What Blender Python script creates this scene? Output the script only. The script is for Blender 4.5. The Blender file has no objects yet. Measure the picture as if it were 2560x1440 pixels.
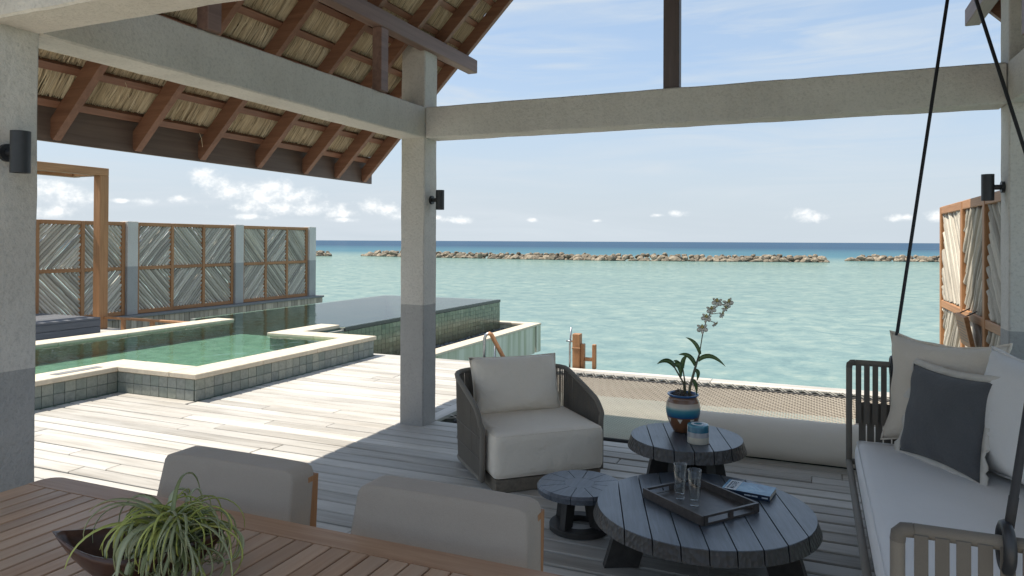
import bpy, math, random
import numpy as np
from mathutils import Vector, Matrix, noise as mnoise

random.seed(7)
rng = np.random.default_rng(7)
scene = bpy.context.scene
col = scene.collection
R = math.radians
PI = math.pi

# ------------------------------------------------------------------ camera
yaw, pitch, roll = R(22.9), R(0.4), R(0.27)
F = Vector((-math.sin(yaw) * math.cos(pitch), math.cos(yaw) * math.cos(pitch), math.sin(pitch)))
R0 = Vector((math.cos(yaw), math.sin(yaw), 0))
U0 = R0.cross(F)
RR = R0 * math.cos(roll) + U0 * math.sin(roll)
UU = RR.cross(F)
cam_d = bpy.data.cameras.new('camera')
cam = bpy.data.objects.new('camera', cam_d)
col.objects.link(cam)
M = Matrix.Identity(4)
for i in range(3):
    M[i][0], M[i][1], M[i][2] = RR[i], UU[i], -F[i]
M[0][3], M[1][3], M[2][3] = 0, 0, 1.6
cam.matrix_world = M
cam_d.sensor_width = 36
cam_d.lens = 1789 / 2560 * 36
cam_d.shift_y = -129.5 / 2560
cam_d.clip_end = 60000
cam_d.clip_start = 0.05
scene.camera = cam

# ------------------------------------------------------------------ light
SUN_DIR = Vector((0.46, 0.10, -0.885)).normalized()      # the way the light travels
sun_el = math.asin(-SUN_DIR.z)
sun_az = math.atan2(-SUN_DIR.x, -SUN_DIR.y)
sl = bpy.data.lights.new('sun', 'SUN')
sl.energy = 2.0
sl.angle = R(0.5)
sl.color = (1.0, 0.925, 0.81)
sun = bpy.data.objects.new('sun', sl)
col.objects.link(sun)
sun.rotation_euler = SUN_DIR.to_track_quat('-Z', 'Y').to_euler()

scene.view_settings.view_transform = 'Standard'
scene.view_settings.look = 'None'
scene.view_settings.gamma = 1
scene.view_settings.use_curve_mapping = False
scene.view_settings.exposure = 1.72
scene.render.engine = 'CYCLES'
cy = scene.cycles
cy.use_denoising = True
cy.max_bounces = 10
cy.diffuse_bounces = 6
cy.transparent_max_bounces = 24
cy.sample_clamp_indirect = 6
cy.caustics_reflective = False
cy.caustics_refractive = False


class NT:
    """small node-tree helper"""
    def __init__(s, tree):
        s.t = tree
    def n(s, kind, **kw):
        nd = s.t.nodes.new(kind)
        for k, v in kw.items():
            if k.startswith('i_'):
                nd.inputs[k[2:].replace('_', ' ')].default_value = v
            else:
                setattr(nd, k, v)
        return nd
    def l(s, a, b):
        s.t.links.new(a, b)
    def math(s, op, a, b=None, c=None, clamp=False):
        nd = s.t.nodes.new('ShaderNodeMath')
        nd.operation = op
        nd.use_clamp = clamp
        for i, v in enumerate((a, b, c)):
            if v is None:
                continue
            if isinstance(v, (int, float)):
                nd.inputs[i].default_value = v
            else:
                s.l(v, nd.inputs[i])
        return nd.outputs[0]
    def vmath(s, op, a, b=None):
        nd = s.t.nodes.new('ShaderNodeVectorMath')
        nd.operation = op
        for i, v in enumerate((a, b)):
            if v is None:
                continue
            if isinstance(v, (tuple, list)):
                nd.inputs[i].default_value = v
            else:
                s.l(v, nd.inputs[i])
        return nd
    def noise(s, vec, scale, detail=4, rough=0.5, dist=0.0):
        nd = s.t.nodes.new('ShaderNodeTexNoise')
        nd.inputs['Scale'].default_value = scale
        nd.inputs['Detail'].default_value = detail
        nd.inputs['Roughness'].default_value = rough
        nd.inputs['Distortion'].default_value = dist
        if vec is not None:
            s.l(vec, nd.inputs['Vector'])
        return nd
    def ramp(s, fac, stops, interp='LINEAR'):
        nd = s.t.nodes.new('ShaderNodeValToRGB')
        cr = nd.color_ramp
        cr.interpolation = interp
        while len(cr.elements) < len(stops):
            cr.elements.new(0.5)
        for e, (p, c) in zip(cr.elements, stops):
            e.position = p
            e.color = (*c, 1) if len(c) == 3 else c
        if fac is not None:
            s.l(fac, nd.inputs[0])
        return nd.outputs[0]
    def mix(s, fac, a, b, blend='MIX'):
        nd = s.t.nodes.new('ShaderNodeMix')
        nd.data_type = 'RGBA'
        nd.blend_type = blend
        for sock, v in ((nd.inputs[0], fac), (nd.inputs[6], a), (nd.inputs[7], b)):
            if isinstance(v, (int, float)):
                sock.default_value = v
            elif isinstance(v, tuple):
                sock.default_value = (*v, 1)
            else:
                s.l(v, sock)
        return nd.outputs[2]


# ------------------------------------------------------------------ world: sky with clouds
world = bpy.data.worlds.new('World')
scene.world = world
world.use_nodes = True
W = NT(world.node_tree)
world.node_tree.nodes.clear()
SKY_STRENGTH = 0.097
sky = W.n('ShaderNodeTexSky', sky_type='NISHITA', sun_disc=False)
sky.sun_elevation = sun_el
sky.sun_rotation = sun_az
sky.altitude = 0
sky.air_density = 1.0
sky.dust_density = 1.6
sky.ozone_density = 1.6
tc = W.n('ShaderNodeTexCoord')
nrm = W.vmath('NORMALIZE', tc.outputs['Generated']).outputs[0]
sep = W.n('ShaderNodeSeparateXYZ')
W.l(nrm, sep.inputs[0])
az = W.math('MULTIPLY', W.math('ARCTAN2', sep.outputs[0], sep.outputs[1]), 57.29578)
el = W.math('MULTIPLY', W.math('ARCSINE', sep.outputs[2]), 57.29578)
cmb = W.n('ShaderNodeCombineXYZ')
W.l(az, cmb.inputs[0])
W.l(el, cmb.inputs[1])
ae = cmb.outputs[0]
# heaps of cumulus: azimuth, elevation, half width, half height (degrees)
BLOBS = [(a_, e_, w_ * 1.3, h_ * 1.35) for a_, e_, w_, h_ in [(-46.3, 4.75, 1.1, 0.55), (-45.2, 4.2, 1.0, 0.5), (-44.0, 3.6, 1.9, 0.75), (-42.4, 3.1, 2.0, 0.9), (-41.0, 3.7, 1.5, 0.95),
         (-39.6, 3.2, 1.7, 0.95), (-41.2, 2.5, 3.4, 0.55), (-38.0, 2.45, 1.7, 0.6), (-36.4, 2.1, 1.3, 0.32), (-43.2, 1.75, 1.5, 0.22),
         (-34.0, 2.8, 1.0, 0.55), (-33.0, 2.3, 1.3, 0.55), (-31.8, 1.95, 1.0, 0.3), (-36.0, 1.6, 1.1, 0.2),
         (-27.3, 1.7, 1.5, 0.28), (-29.0, 1.85, 0.6, 0.2), (-55.5, 3.2, 2.4, 0.95), (-58.5, 2.6, 2.4, 0.9), (-55.8, 1.75, 2.0, 0.5),
         (-50.0, 2.7, 0.8, 0.28), (-47.7, 2.9, 0.9, 0.3), (-51.6, 2.7, 0.5, 0.16), (-9.8, 2.25, 0.75, 0.26), (-0.4, 1.9, 1.5, 0.38),
         (-0.7, 2.2, 0.8, 0.4), (5.6, 1.75, 1.0, 0.26), (7.9, 1.9, 0.9, 0.42), (-11.4, 2.1, 0.5, 0.14), (-21.4, 1.7, 0.5, 0.15),
         (-16.2, 1.65, 0.5, 0.13), (12.0, 2.0, 1.8, 0.5), (17.0, 2.6, 2.2, 0.7), (-64.0, 3.0, 2.6, 0.8), (25.0, 2.4, 2.5, 0.6),
         (-72.0, 3.4, 3.0, 1.0), (-84.0, 2.6, 3.0, 0.7), (40.0, 2.8, 3.4, 0.9), (60.0, 2.4, 3.0, 0.7)]]
mask = None
for (a, e, w, h) in BLOBS:
    d = W.vmath('SUBTRACT', ae, (a, e, 0)).outputs[0]
    d = W.vmath('MULTIPLY', d, (1 / w, 1 / h, 0)).outputs[0]
    ln = W.vmath('LENGTH', d).outputs[1]
    m = W.math('SUBTRACT', 1.0, ln)
    mask = m if mask is None else W.math('SMOOTH_MAX', mask, m, 0.22)
aes = W.vmath('MULTIPLY', ae, (1.0, 1.25, 1)).outputs[0]
puff = W.math('ADD', W.math('MULTIPLY', W.noise(aes, 0.7, 3, 0.5, 0.2).outputs[0], 0.72), W.math('MULTIPLY', W.noise(aes, 3.2, 5, 0.6, 0.3).outputs[0], 0.28))
aes2 = W.vmath('ADD', aes, (0.35, -0.42, 0)).outputs[0]
puff2 = W.math('ADD', W.math('MULTIPLY', W.noise(aes2, 0.7, 3, 0.5, 0.2).outputs[0], 0.72), W.math('MULTIPLY', W.noise(aes2, 3.2, 5, 0.6, 0.3).outputs[0], 0.28))
dens = W.math('ADD', mask, W.math('MULTIPLY', W.math('SUBTRACT', puff, 0.5), 2.6))
dens = W.n('ShaderNodeMapRange', interpolation_type='SMOOTHSTEP')
W.l(W.math('ADD', mask, W.math('MULTIPLY', W.math('SUBTRACT', puff, 0.54), 2.2)), dens.inputs[0])
dens.inputs[1].default_value = -0.08
dens.inputs[2].default_value = 1.0
dens = dens.outputs[0]
rel = W.math('ADD', W.math('MULTIPLY', W.math('SUBTRACT', puff, puff2), 3.2), 0.55, clamp=True)
cloud_col = W.mix(rel, (2.55, 2.75, 2.9), (3.75, 3.75, 3.7))
# thin high streaks
st = W.vmath('MULTIPLY', ae, (0.045, 0.42, 1)).outputs[0]
wisp = W.noise(st, 1.3, 6, 0.62, 0.9).outputs[0]
st2 = W.vmath('MULTIPLY', ae, (0.02, 0.13, 1)).outputs[0]
wide = W.noise(st2, 1.6, 3, 0.5, 0.4).outputs[0]
ws = W.math('MULTIPLY', W.ramp(wisp, [(0.42, (0, 0, 0)), (0.74, (1, 1, 1))]), W.ramp(wide, [(0.38, (0.12, 0.12, 0.12)), (0.62, (1, 1, 1))]))
low = W.n('ShaderNodeMapRange', interpolation_type='SMOOTHSTEP')
W.l(el, low.inputs[0])
low.inputs[1].default_value = 24
low.inputs[2].default_value = 4
veil = W.math('ADD', W.math('MULTIPLY', ws, 0.8), W.math('MULTIPLY', wide, 0.42), clamp=True)
# the milky air near the horizon
air = W.n('ShaderNodeMapRange', interpolation_type='SMOOTHSTEP')
W.l(el, air.inputs[0])
air.inputs[1].default_value = 15
air.inputs[2].default_value = -1
hazy = W.mix(0.7, sky.outputs[0], (0.86, 1.30, 1.90))
base = W.mix(W.math('MULTIPLY', air.outputs[0], 0.9), hazy, (2.03, 2.27, 2.47))
base = W.mix(veil, base, (2.2, 2.42, 2.62))
final = W.mix(W.math('MULTIPLY', dens, 0.95), base, cloud_col)
bg = W.n('ShaderNodeBackground')
bg.inputs[1].default_value = SKY_STRENGTH
W.l(final, bg.inputs[0])
wo = W.n('ShaderNodeOutputWorld')
W.l(bg.outputs[0], wo.inputs[0])


# ------------------------------------------------------------------ materials
def new_mat(name):
    m = bpy.data.materials.new(name)
    m.use_nodes = True
    n = NT(m.node_tree)
    p = m.node_tree.nodes['Principled BSDF']
    return m, n, p


def bump(n, p, height, strength=0.3, dist=0.01):
    b = n.n('ShaderNodeBump')
    b.inputs['Strength'].default_value = strength
    b.inputs['Distance'].default_value = dist
    n.l(height, b.inputs['Height'])
    n.l(b.outputs[0], p.inputs['Normal'])
    return b


def coords(n, scale=(1, 1, 1), shift=True, amount=(7, 7, 7)):
    """object coordinates, moved at random from one object to the next"""
    tc = n.n('ShaderNodeTexCoord')
    v = tc.outputs['Object']
    rnd = n.n('ShaderNodeObjectInfo').outputs['Random']
    if shift:
        c = n.n('ShaderNodeCombineXYZ')
        for i in range(3):
            n.l(n.math('MULTIPLY', rnd, amount[i] * (1 + 0.37 * i)), c.inputs[i])
        v = n.vmath('ADD', v, c.outputs[0]).outputs[0]
    v = n.vmath('MULTIPLY', v, scale).outputs[0]
    return v, rnd


def wood(name, dark, light, axis=0, rough=0.6, grain=60, var=0.35, weather=None, bs=0.25, spec=0.4, island=False):
    m, n, p = new_mat(name)
    sc = [grain, grain, grain]
    sc[axis] = grain * 0.045
    v, rnd = coords(n, tuple(sc), amount=(9, 9, 9))
    if island:
        rnd = n.n('ShaderNodeNewGeometry').outputs['Random Per Island']
    g = n.noise(v, 1.0, 5, 0.62, 0.6).outputs[0]
    sc2 = [6, 6, 6]
    sc2[axis] = 0.9
    v2, _ = coords(n, tuple(sc2))
    g2 = n.noise(v2, 1.0, 3, 0.5).outputs[0]
    c = n.ramp(g, [(0.3, dark), (0.7, light)])
    c = n.mix(n.math('MULTIPLY', n.ramp(g2, [(0.35, (0, 0, 0)), (0.75, (1, 1, 1))]), 0.45), c, tuple(0.72 * x for x in dark))
    if weather:
        w = n.noise(v2, 0.7, 4, 0.6).outputs[0]
        c = n.mix(n.ramp(w, [(0.4, (0, 0, 0)), (0.62, (0.75, 0.75, 0.75))]), c, weather)
    hv = n.n('ShaderNodeHueSaturation')
    n.l(c, hv.inputs['Color'])
    n.l(n.math('ADD', 1 - var / 2, n.math('MULTIPLY', rnd, var)), hv.inputs['Value'])
    n.l(hv.outputs[0], p.inputs['Base Color'])
    p.inputs['Roughness'].default_value = rough
    p.inputs['Specular IOR Level'].default_value = spec
    bump(n, p, g, bs, 0.004)
    return m


def plaster():
    m, n, p = new_mat('plaster_two_tone')
    tc = n.n('ShaderNodeTexCoord').outputs['Object']
    sp = n.n('ShaderNodeSeparateXYZ')
    n.l(n.n('ShaderNodeNewGeometry').outputs['Position'], sp.inputs[0])
    wob = n.noise(tc, 3.0, 3).outputs[0]
    low = n.math('LESS_THAN', n.math('ADD', sp.outputs[2], n.math('MULTIPLY', n.math('SUBTRACT', wob, 0.5), 0.012)), 1.045)
    big = n.noise(tc, 1.6, 5, 0.6).outputs[0]
    fine = n.noise(tc, 55, 4, 0.7).outputs[0]
    up = n.ramp(big, [(0.3, (0.60, 0.57, 0.52)), (0.7, (0.70, 0.67, 0.615))])
    dn = n.ramp(big, [(0.3, (0.37, 0.365, 0.35)), (0.7, (0.44, 0.435, 0.42))])
    c = n.mix(low, up, dn)
    run = n.noise(n.vmath('MULTIPLY', tc, (4, 4, 0.5)).outputs[0], 1.0, 5, 0.65, 0.4).outputs[0]
    c = n.mix(n.math('MULTIPLY', n.ramp(run, [(0.48, (0, 0, 0)), (0.72, (1, 1, 1))]), 0.26), c, n.mix(0.6, c, (0.27, 0.25, 0.215)))
    c = n.mix(n.math('MULTIPLY', n.ramp(fine, [(0.3, (1, 1, 1)), (0.5, (0, 0, 0))]), 0.22), c, (0.12, 0.12, 0.115))
    n.l(c, p.inputs['Base Color'])
    p.inputs['Roughness'].default_value = 0.9
    p.inputs['Specular IOR Level'].default_value = 0.2
    h = n.math('ADD', n.math('MULTIPLY', fine, 1.0), n.math('MULTIPLY', n.noise(tc, 14, 4, 0.6).outputs[0], 1.3))
    bump(n, p, h, 0.55, 0.012)
    return m


def fabric(name, c0, c1, weave=420, wrinkle=0.25, rough=0.9, wscale=5):
    m, n, p = new_mat(name)
    v, rnd = coords(n)
    f = n.noise(v, weave, 2, 0.6).outputs[0]
    b = n.noise(v, 3.0, 4, 0.6).outputs[0]
    c = n.ramp(n.math('ADD', n.math('MULTIPLY', f, 0.6), n.math('MULTIPLY', b, 0.4)), [(0.3, c0), (0.7, c1)])
    n.l(c, p.inputs['Base Color'])
    p.inputs['Roughness'].default_value = rough
    p.inputs['Specular IOR Level'].default_value = 0.15
    p.inputs['Sheen Weight'].default_value = 0.15
    w = n.noise(v, wscale, 3, 0.5, 0.8).outputs[0]
    w3 = n.noise(v, wscale * 3.2, 3, 0.55, 1.6).outputs[0]
    h = n.math('ADD', n.math('ADD', n.math('MULTIPLY', w, wrinkle * 4), n.math('MULTIPLY', w3, wrinkle * 1.1)), n.math('MULTIPLY', f, 0.10))
    bump(n, p, h, 0.4, 0.022)
    return m


def plain(name, c, rough=0.5, metal=0.0, spec=0.5, nscale=30, nvar=0.15, bs=0.0):
    m, n, p = new_mat(name)
    v, rnd = coords(n)
    f = n.noise(v, nscale, 4, 0.6).outputs[0]
    cc = n.ramp(f, [(0.3, tuple(x * (1 - nvar) for x in c)), (0.7, tuple(min(1, x * (1 + nvar)) for x in c))])
    n.l(cc, p.inputs['Base Color'])
    p.inputs['Roughness'].default_value = rough
    p.inputs['Metallic'].default_value = metal
    p.inputs['Specular IOR Level'].default_value = spec
    if bs:
        bump(n, p, f, bs, 0.004)
    return m


def tile_mat(name, cols, rough=0.5, island=False, grime=None, bs=0.3):
    m, n, p = new_mat(name)
    v, rnd = coords(n)
    if island:
        rnd = n.n('ShaderNodeNewGeometry').outputs['Random Per Island']
    k = len(cols)
    if name == 'pool_floor_tile':
        vt = n.n('ShaderNodeTexWhiteNoise')
        n.l(n.vmath('FLOOR', n.vmath('MULTIPLY', n.n('ShaderNodeTexCoord').outputs['Object'], (8.3, 8.3, 8.3)).outputs[0]).outputs[0], vt.inputs[0])
        rnd = vt.outputs['Value']
    c = n.ramp(rnd, [(i / (k - 1), cols[i]) for i in range(k)])
    f = n.noise(v, 26, 5, 0.65).outputs[0]
    c = n.mix(n.math('MULTIPLY', n.ramp(f, [(0.35, (1, 1, 1)), (0.6, (0, 0, 0))]), 0.35), c, (0.10, 0.115, 0.105))
    if grime:
        sp = n.n('ShaderNodeSeparateXYZ')
        n.l(n.n('ShaderNodeTexCoord').outputs['Object'], sp.inputs[0])
        z0, z1, gc = grime
        mr = n.n('ShaderNodeMapRange')
        n.l(n.math('ADD', sp.outputs[2], n.math('MULTIPLY', n.math('SUBTRACT', n.noise(v, 4, 4, 0.6).outputs[0], 0.5), 0.5)), mr.inputs[0])
        mr.inputs[1].default_value = z1
        mr.inputs[2].default_value = z0
        c = n.mix(n.math('MULTIPLY', mr.outputs[0], 0.7), c, gc)
    n.l(c, p.inputs['Base Color'])
    p.inputs['Roughness'].default_value = rough
    bump(n, p, f, bs, 0.004)
    return m


def bands(name, stops, z0, z1, rough=0.3, interp='CONSTANT', coat=0.3):
    """painted bands at set heights"""
    m, n, p = new_mat(name)
    sp = n.n('ShaderNodeSeparateXYZ')
    n.l(n.n('ShaderNodeTexCoord').outputs['Object'], sp.inputs[0])
    mr = n.n('ShaderNodeMapRange')
    n.l(sp.outputs[2], mr.inputs[0])
    mr.inputs[1].default_value = z0
    mr.inputs[2].default_value = z1
    c = n.ramp(mr.outputs[0], stops, interp)
    f = n.noise(n.n('ShaderNodeTexCoord').outputs['Object'], 40, 4).outputs[0]
    c = n.mix(n.math('MULTIPLY', f, 0.2), c, (0.05, 0.05, 0.05))
    n.l(c, p.inputs['Base Color'])
    p.inputs['Roughness'].default_value = rough
    p.inputs['Coat Weight'].default_value = coat
    return m


def thatch_mat():
    m, n, p = new_mat('thatch_straw')
    r = n.n('ShaderNodeNewGeometry').outputs['Random Per Island']
    c = n.ramp(r, [(0.0, (0.28, 0.215, 0.135)), (0.2, (0.60, 0.49, 0.33)), (0.7, (0.75, 0.64, 0.46)), (1.0, (0.85, 0.76, 0.58))])
    n.l(c, p.inputs['Base Color'])
    p.inputs['Roughness'].default_value = 0.7
    return m


def sea_mat():
    m, n, p = new_mat('lagoon_water')
    pos = n.n('ShaderNodeTexCoord').outputs['Object']
    sp = n.n('ShaderNodeSeparateXYZ')
    n.l(pos, sp.inputs[0])
    patch = n.noise(n.vmath('MULTIPLY', pos, (1.0, 0.9, 0)).outputs[0], 1.0, 8, 0.74, 0.35).outputs[0]
    large = n.noise(n.vmath('MULTIPLY', pos, (0.035, 0.06, 0)).outputs[0], 1.0, 3, 0.55).outputs[0]
    shal = n.ramp(patch, [(0.34, (0.115, 0.20, 0.188)), (0.46, (0.165, 0.265, 0.24)), (0.55, (0.22, 0.315, 0.272)), (0.68, (0.345, 0.41, 0.33))])
    shal = n.mix(n.ramp(large, [(0.36, (0.75, 0.75, 0.75)), (0.6, (0, 0, 0))]), shal, n.mix(0.5, shal, (0.12, 0.205, 0.20)))
    deep = n.ramp(n.noise(n.vmath('MULTIPLY', pos, (0.012, 0.03, 0)).outputs[0], 1.0, 4, 0.6).outputs[0],
                  [(0.3, (0.010, 0.05, 0.105)), (0.7, (0.022, 0.075, 0.145))])
    edge = n.math('ADD', sp.outputs[1], n.math('MULTIPLY', n.math('SUBTRACT', large, 0.5), 40))
    mr = n.n('ShaderNodeMapRange', interpolation_type='SMOOTHSTEP')
    n.l(edge, mr.inputs[0])
    mr.inputs[1].default_value = 105
    mr.inputs[2].default_value = 175
    mr2 = n.n('ShaderNodeMapRange', interpolation_type='SMOOTHSTEP')
    n.l(edge, mr2.inputs[0])
    mr2.inputs[1].default_value = 135
    mr2.inputs[2].default_value = 420
    mid = n.mix(large, (0.035, 0.125, 0.175), (0.075, 0.19, 0.235))
    c = n.mix(mr.outputs[0], shal, n.mix(mr2.outputs[0], mid, deep))
    m.node_tree.nodes.remove(p)
    w1 = n.noise(n.vmath('MULTIPLY', pos, (1.8, 3.0, 0)).outputs[0], 1.0, 5, 0.6, 0.6).outputs[0]
    w2 = n.noise(n.vmath('MULTIPLY', pos, (0.25, 0.6, 0)).outputs[0], 1.0, 3, 0.5, 0.3).outputs[0]
    b = n.n('ShaderNodeBump')
    b.inputs['Strength'].default_value = 0.15
    b.inputs['Distance'].default_value = 0.12
    n.l(n.math('ADD', n.math('MULTIPLY', w1, 0.5), n.math('MULTIPLY', w2, 1.0)), b.inputs['Height'])
    df = n.n('ShaderNodeBsdfDiffuse')
    n.l(c, df.inputs[0])
    gl = n.n('ShaderNodeBsdfGlossy')
    gl.inputs['Roughness'].default_value = 0.12
    n.l(b.outputs[0], gl.inputs['Normal'])
    fr = n.n('ShaderNodeFresnel')
    fr.inputs[0].default_value = 1.33
    n.l(b.outputs[0], fr.inputs['Normal'])
    # waves keep the mean reflection of a distant sea well below that of a mirror
    cap = n.math('SUBTRACT', 0.36, n.math('MULTIPLY', mr.outputs[0], 0.14))
    mx = n.n('ShaderNodeMixShader')
    n.l(n.math('MINIMUM', n.math('MULTIPLY', fr.outputs[0], 0.8), cap), mx.inputs[0])
    n.l(df.outputs[0], mx.inputs[1])
    n.l(gl.outputs[0], mx.inputs[2])
    n.l(mx.outputs[0], m.node_tree.nodes['Material Output'].inputs[0])
    return m


def pool_water_mat():
    m = bpy.data.materials.new('pool_water')
    m.use_nodes = True
    n = NT(m.node_tree)
    m.node_tree.nodes.clear()
    pos = n.n('ShaderNodeTexCoord').outputs['Object']
    w1 = n.noise(n.vmath('MULTIPLY', pos, (4.5, 4.5, 0)).outputs[0], 1.0, 3, 0.5, 0.9).outputs[0]
    w2 = n.noise(n.vmath('MULTIPLY', pos, (1.1, 1.1, 0)).outputs[0], 1.0, 2, 0.5, 0.4).outputs[0]
    b = n.n('ShaderNodeBump')
    b.inputs['Strength'].default_value = 0.4
    b.inputs['Distance'].default_value = 0.010
    n.l(n.math('ADD', w1, n.math('MULTIPLY', w2, 1.4)), b.inputs['Height'])
    fr = n.n('ShaderNodeFresnel')
    fr.inputs[0].default_value = 1.33
    n.l(b.outputs[0], fr.inputs['Normal'])
    gl = n.n('ShaderNodeBsdfGlossy')
    gl.inputs['Roughness'].default_value = 0.015
    n.l(b.outputs[0], gl.inputs['Normal'])
    tr = n.n('ShaderNodeBsdfTransparent')
    tr.inputs[0].default_value = (0.74, 0.93, 0.84, 1)
    mx = n.n('ShaderNodeMixShader')
    n.l(fr.outputs[0], mx.inputs[0])
    n.l(tr.outputs[0], mx.inputs[1])
    n.l(gl.outputs[0], mx.inputs[2])
    o = n.n('ShaderNodeOutputMaterial')
    n.l(mx.outputs[0], o.inputs[0])
    return m


def glass_mat():
    m = bpy.data.materials.new('clear_glass')
    m.use_nodes = True
    n = NT(m.node_tree)
    m.node_tree.nodes.clear()
    fr = n.n('ShaderNodeLayerWeight')
    fac = n.math('ADD', 0.05, n.math('MULTIPLY', n.math('POWER', fr.outputs['Facing'], 2.2), 0.95))
    gl = n.n('ShaderNodeBsdfGlossy')
    gl.inputs['Roughness'].default_value = 0.02
    tr = n.n('ShaderNodeBsdfTransparent')
    tr.inputs[0].default_value = (0.965, 0.98, 0.98, 1)
    mx = n.n('ShaderNodeMixShader')
    n.l(fac, mx.inputs[0])
    n.l(tr.outputs[0], mx.inputs[1])
    n.l(gl.outputs[0], mx.inputs[2])
    o = n.n('ShaderNodeOutputMaterial')
    n.l(mx.outputs[0], o.inputs[0])
    return m


def stained():
    m, n, p = new_mat('stained_gutter_wall')
    pos = n.n('ShaderNodeTexCoord').outputs['Object']
    s = n.noise(n.vmath('MULTIPLY', pos, (5, 5, 0.35)).outputs[0], 1.0, 5, 0.6).outputs[0]
    c = n.ramp(s, [(0.30, (0.33, 0.35, 0.20)), (0.5, (0.55, 0.55, 0.43)), (0.7, (0.70, 0.69, 0.58))])
    n.l(c, p.inputs['Base Color'])
    p.inputs['Roughness'].default_value = 0.8
    return m


def rock_mat():
    m, n, p = new_mat('breakwater_stone')
    v, rnd = coords(n)
    f = n.noise(v, 2.2, 6, 0.65).outputs[0]
    c = n.ramp(f, [(0.3, (0.10, 0.08, 0.055)), (0.5, (0.235, 0.195, 0.14)), (0.72, (0.38, 0.325, 0.245))])
    hv = n.n('ShaderNodeHueSaturation')
    n.l(c, hv.inputs['Color'])
    n.l(n.math('ADD', 0.55, n.math('MULTIPLY', rnd, 0.75)), hv.inputs['Value'])
    sp = n.n('ShaderNodeSeparateXYZ')
    n.l(n.n('ShaderNodeNewGeometry').outputs['Position'], sp.inputs[0])
    wet = n.n('ShaderNodeMapRange')
    n.l(n.math('ADD', sp.outputs[2], n.math('MULTIPLY', f, 0.3)), wet.inputs[0])
    wet.inputs[1].default_value = -1.08
    wet.inputs[2].default_value = -1.22
    n.l(n.mix(n.math('MULTIPLY', wet.outputs[0], 0.8), hv.outputs[0], (0.06, 0.06, 0.045)), p.inputs['Base Color'])
    p.inputs['Roughness'].default_value = 0.9
    bump(n, p, f, 0.6, 0.15)
    return m


def leaf_mat(name, dark, light, rough=0.45):
    m, n, p = new_mat(name)
    v, rnd = coords(n)
    f = n.noise(v, 18, 3).outputs[0]
    c = n.ramp(n.math('ADD', n.math('MULTIPLY', rnd, 0.7), n.math('MULTIPLY', f, 0.3)), [(0.15, dark), (0.85, light)])
    n.l(c, p.inputs['Base Color'])
    p.inputs['Roughness'].default_value = rough
    p.inputs['Subsurface Weight'].default_value = 0.0
    return m


def dark_table(name, axis_rot, hammered=False):
    m, n, p = new_mat(name)
    tc = n.n('ShaderNodeTexCoord').outputs['Object']
    mp = n.n('ShaderNodeMapping')
    mp.inputs['Rotation'].default_value = (0, 0, -axis_rot)
    n.l(tc, mp.inputs[0])
    g = n.noise(n.vmath('MULTIPLY', mp.outputs[0], (70, 5, 70)).outputs[0], 1.0, 5, 0.65, 0.5).outputs[0]
    b = n.noise(mp.outputs[0], 5, 3).outputs[0]
    c = n.ramp(g, [(0.3, (0.048, 0.058, 0.073)), (0.7, (0.105, 0.125, 0.155))])
    n.l(c, p.inputs['Base Color'])
    n.l(n.math('ADD', 0.26, n.math('MULTIPLY', b, 0.2)), p.inputs['Roughness'])
    p.inputs['Specular IOR Level'].default_value = 0.9
    bump(n, p, g, 0.22, 0.003)
    return m


def hammered_mat():
    m, n, p = new_mat('hammered_dark_edge')
    tc = n.n('ShaderNodeTexCoord').outputs['Object']
    vo = n.n('ShaderNodeTexVoronoi', feature='F1')
    vo.inputs['Scale'].default_value = 46
    n.l(n.vmath('MULTIPLY', tc, (1, 1, 0.7)).outputs[0], vo.inputs['Vector'])
    p.inputs['Base Color'].default_value = (0.05, 0.046, 0.042, 1)
    p.inputs['Roughness'].default_value = 0.42
    bump(n, p, vo.outputs['Distance'], 0.8, 0.008)
    return m


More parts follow.
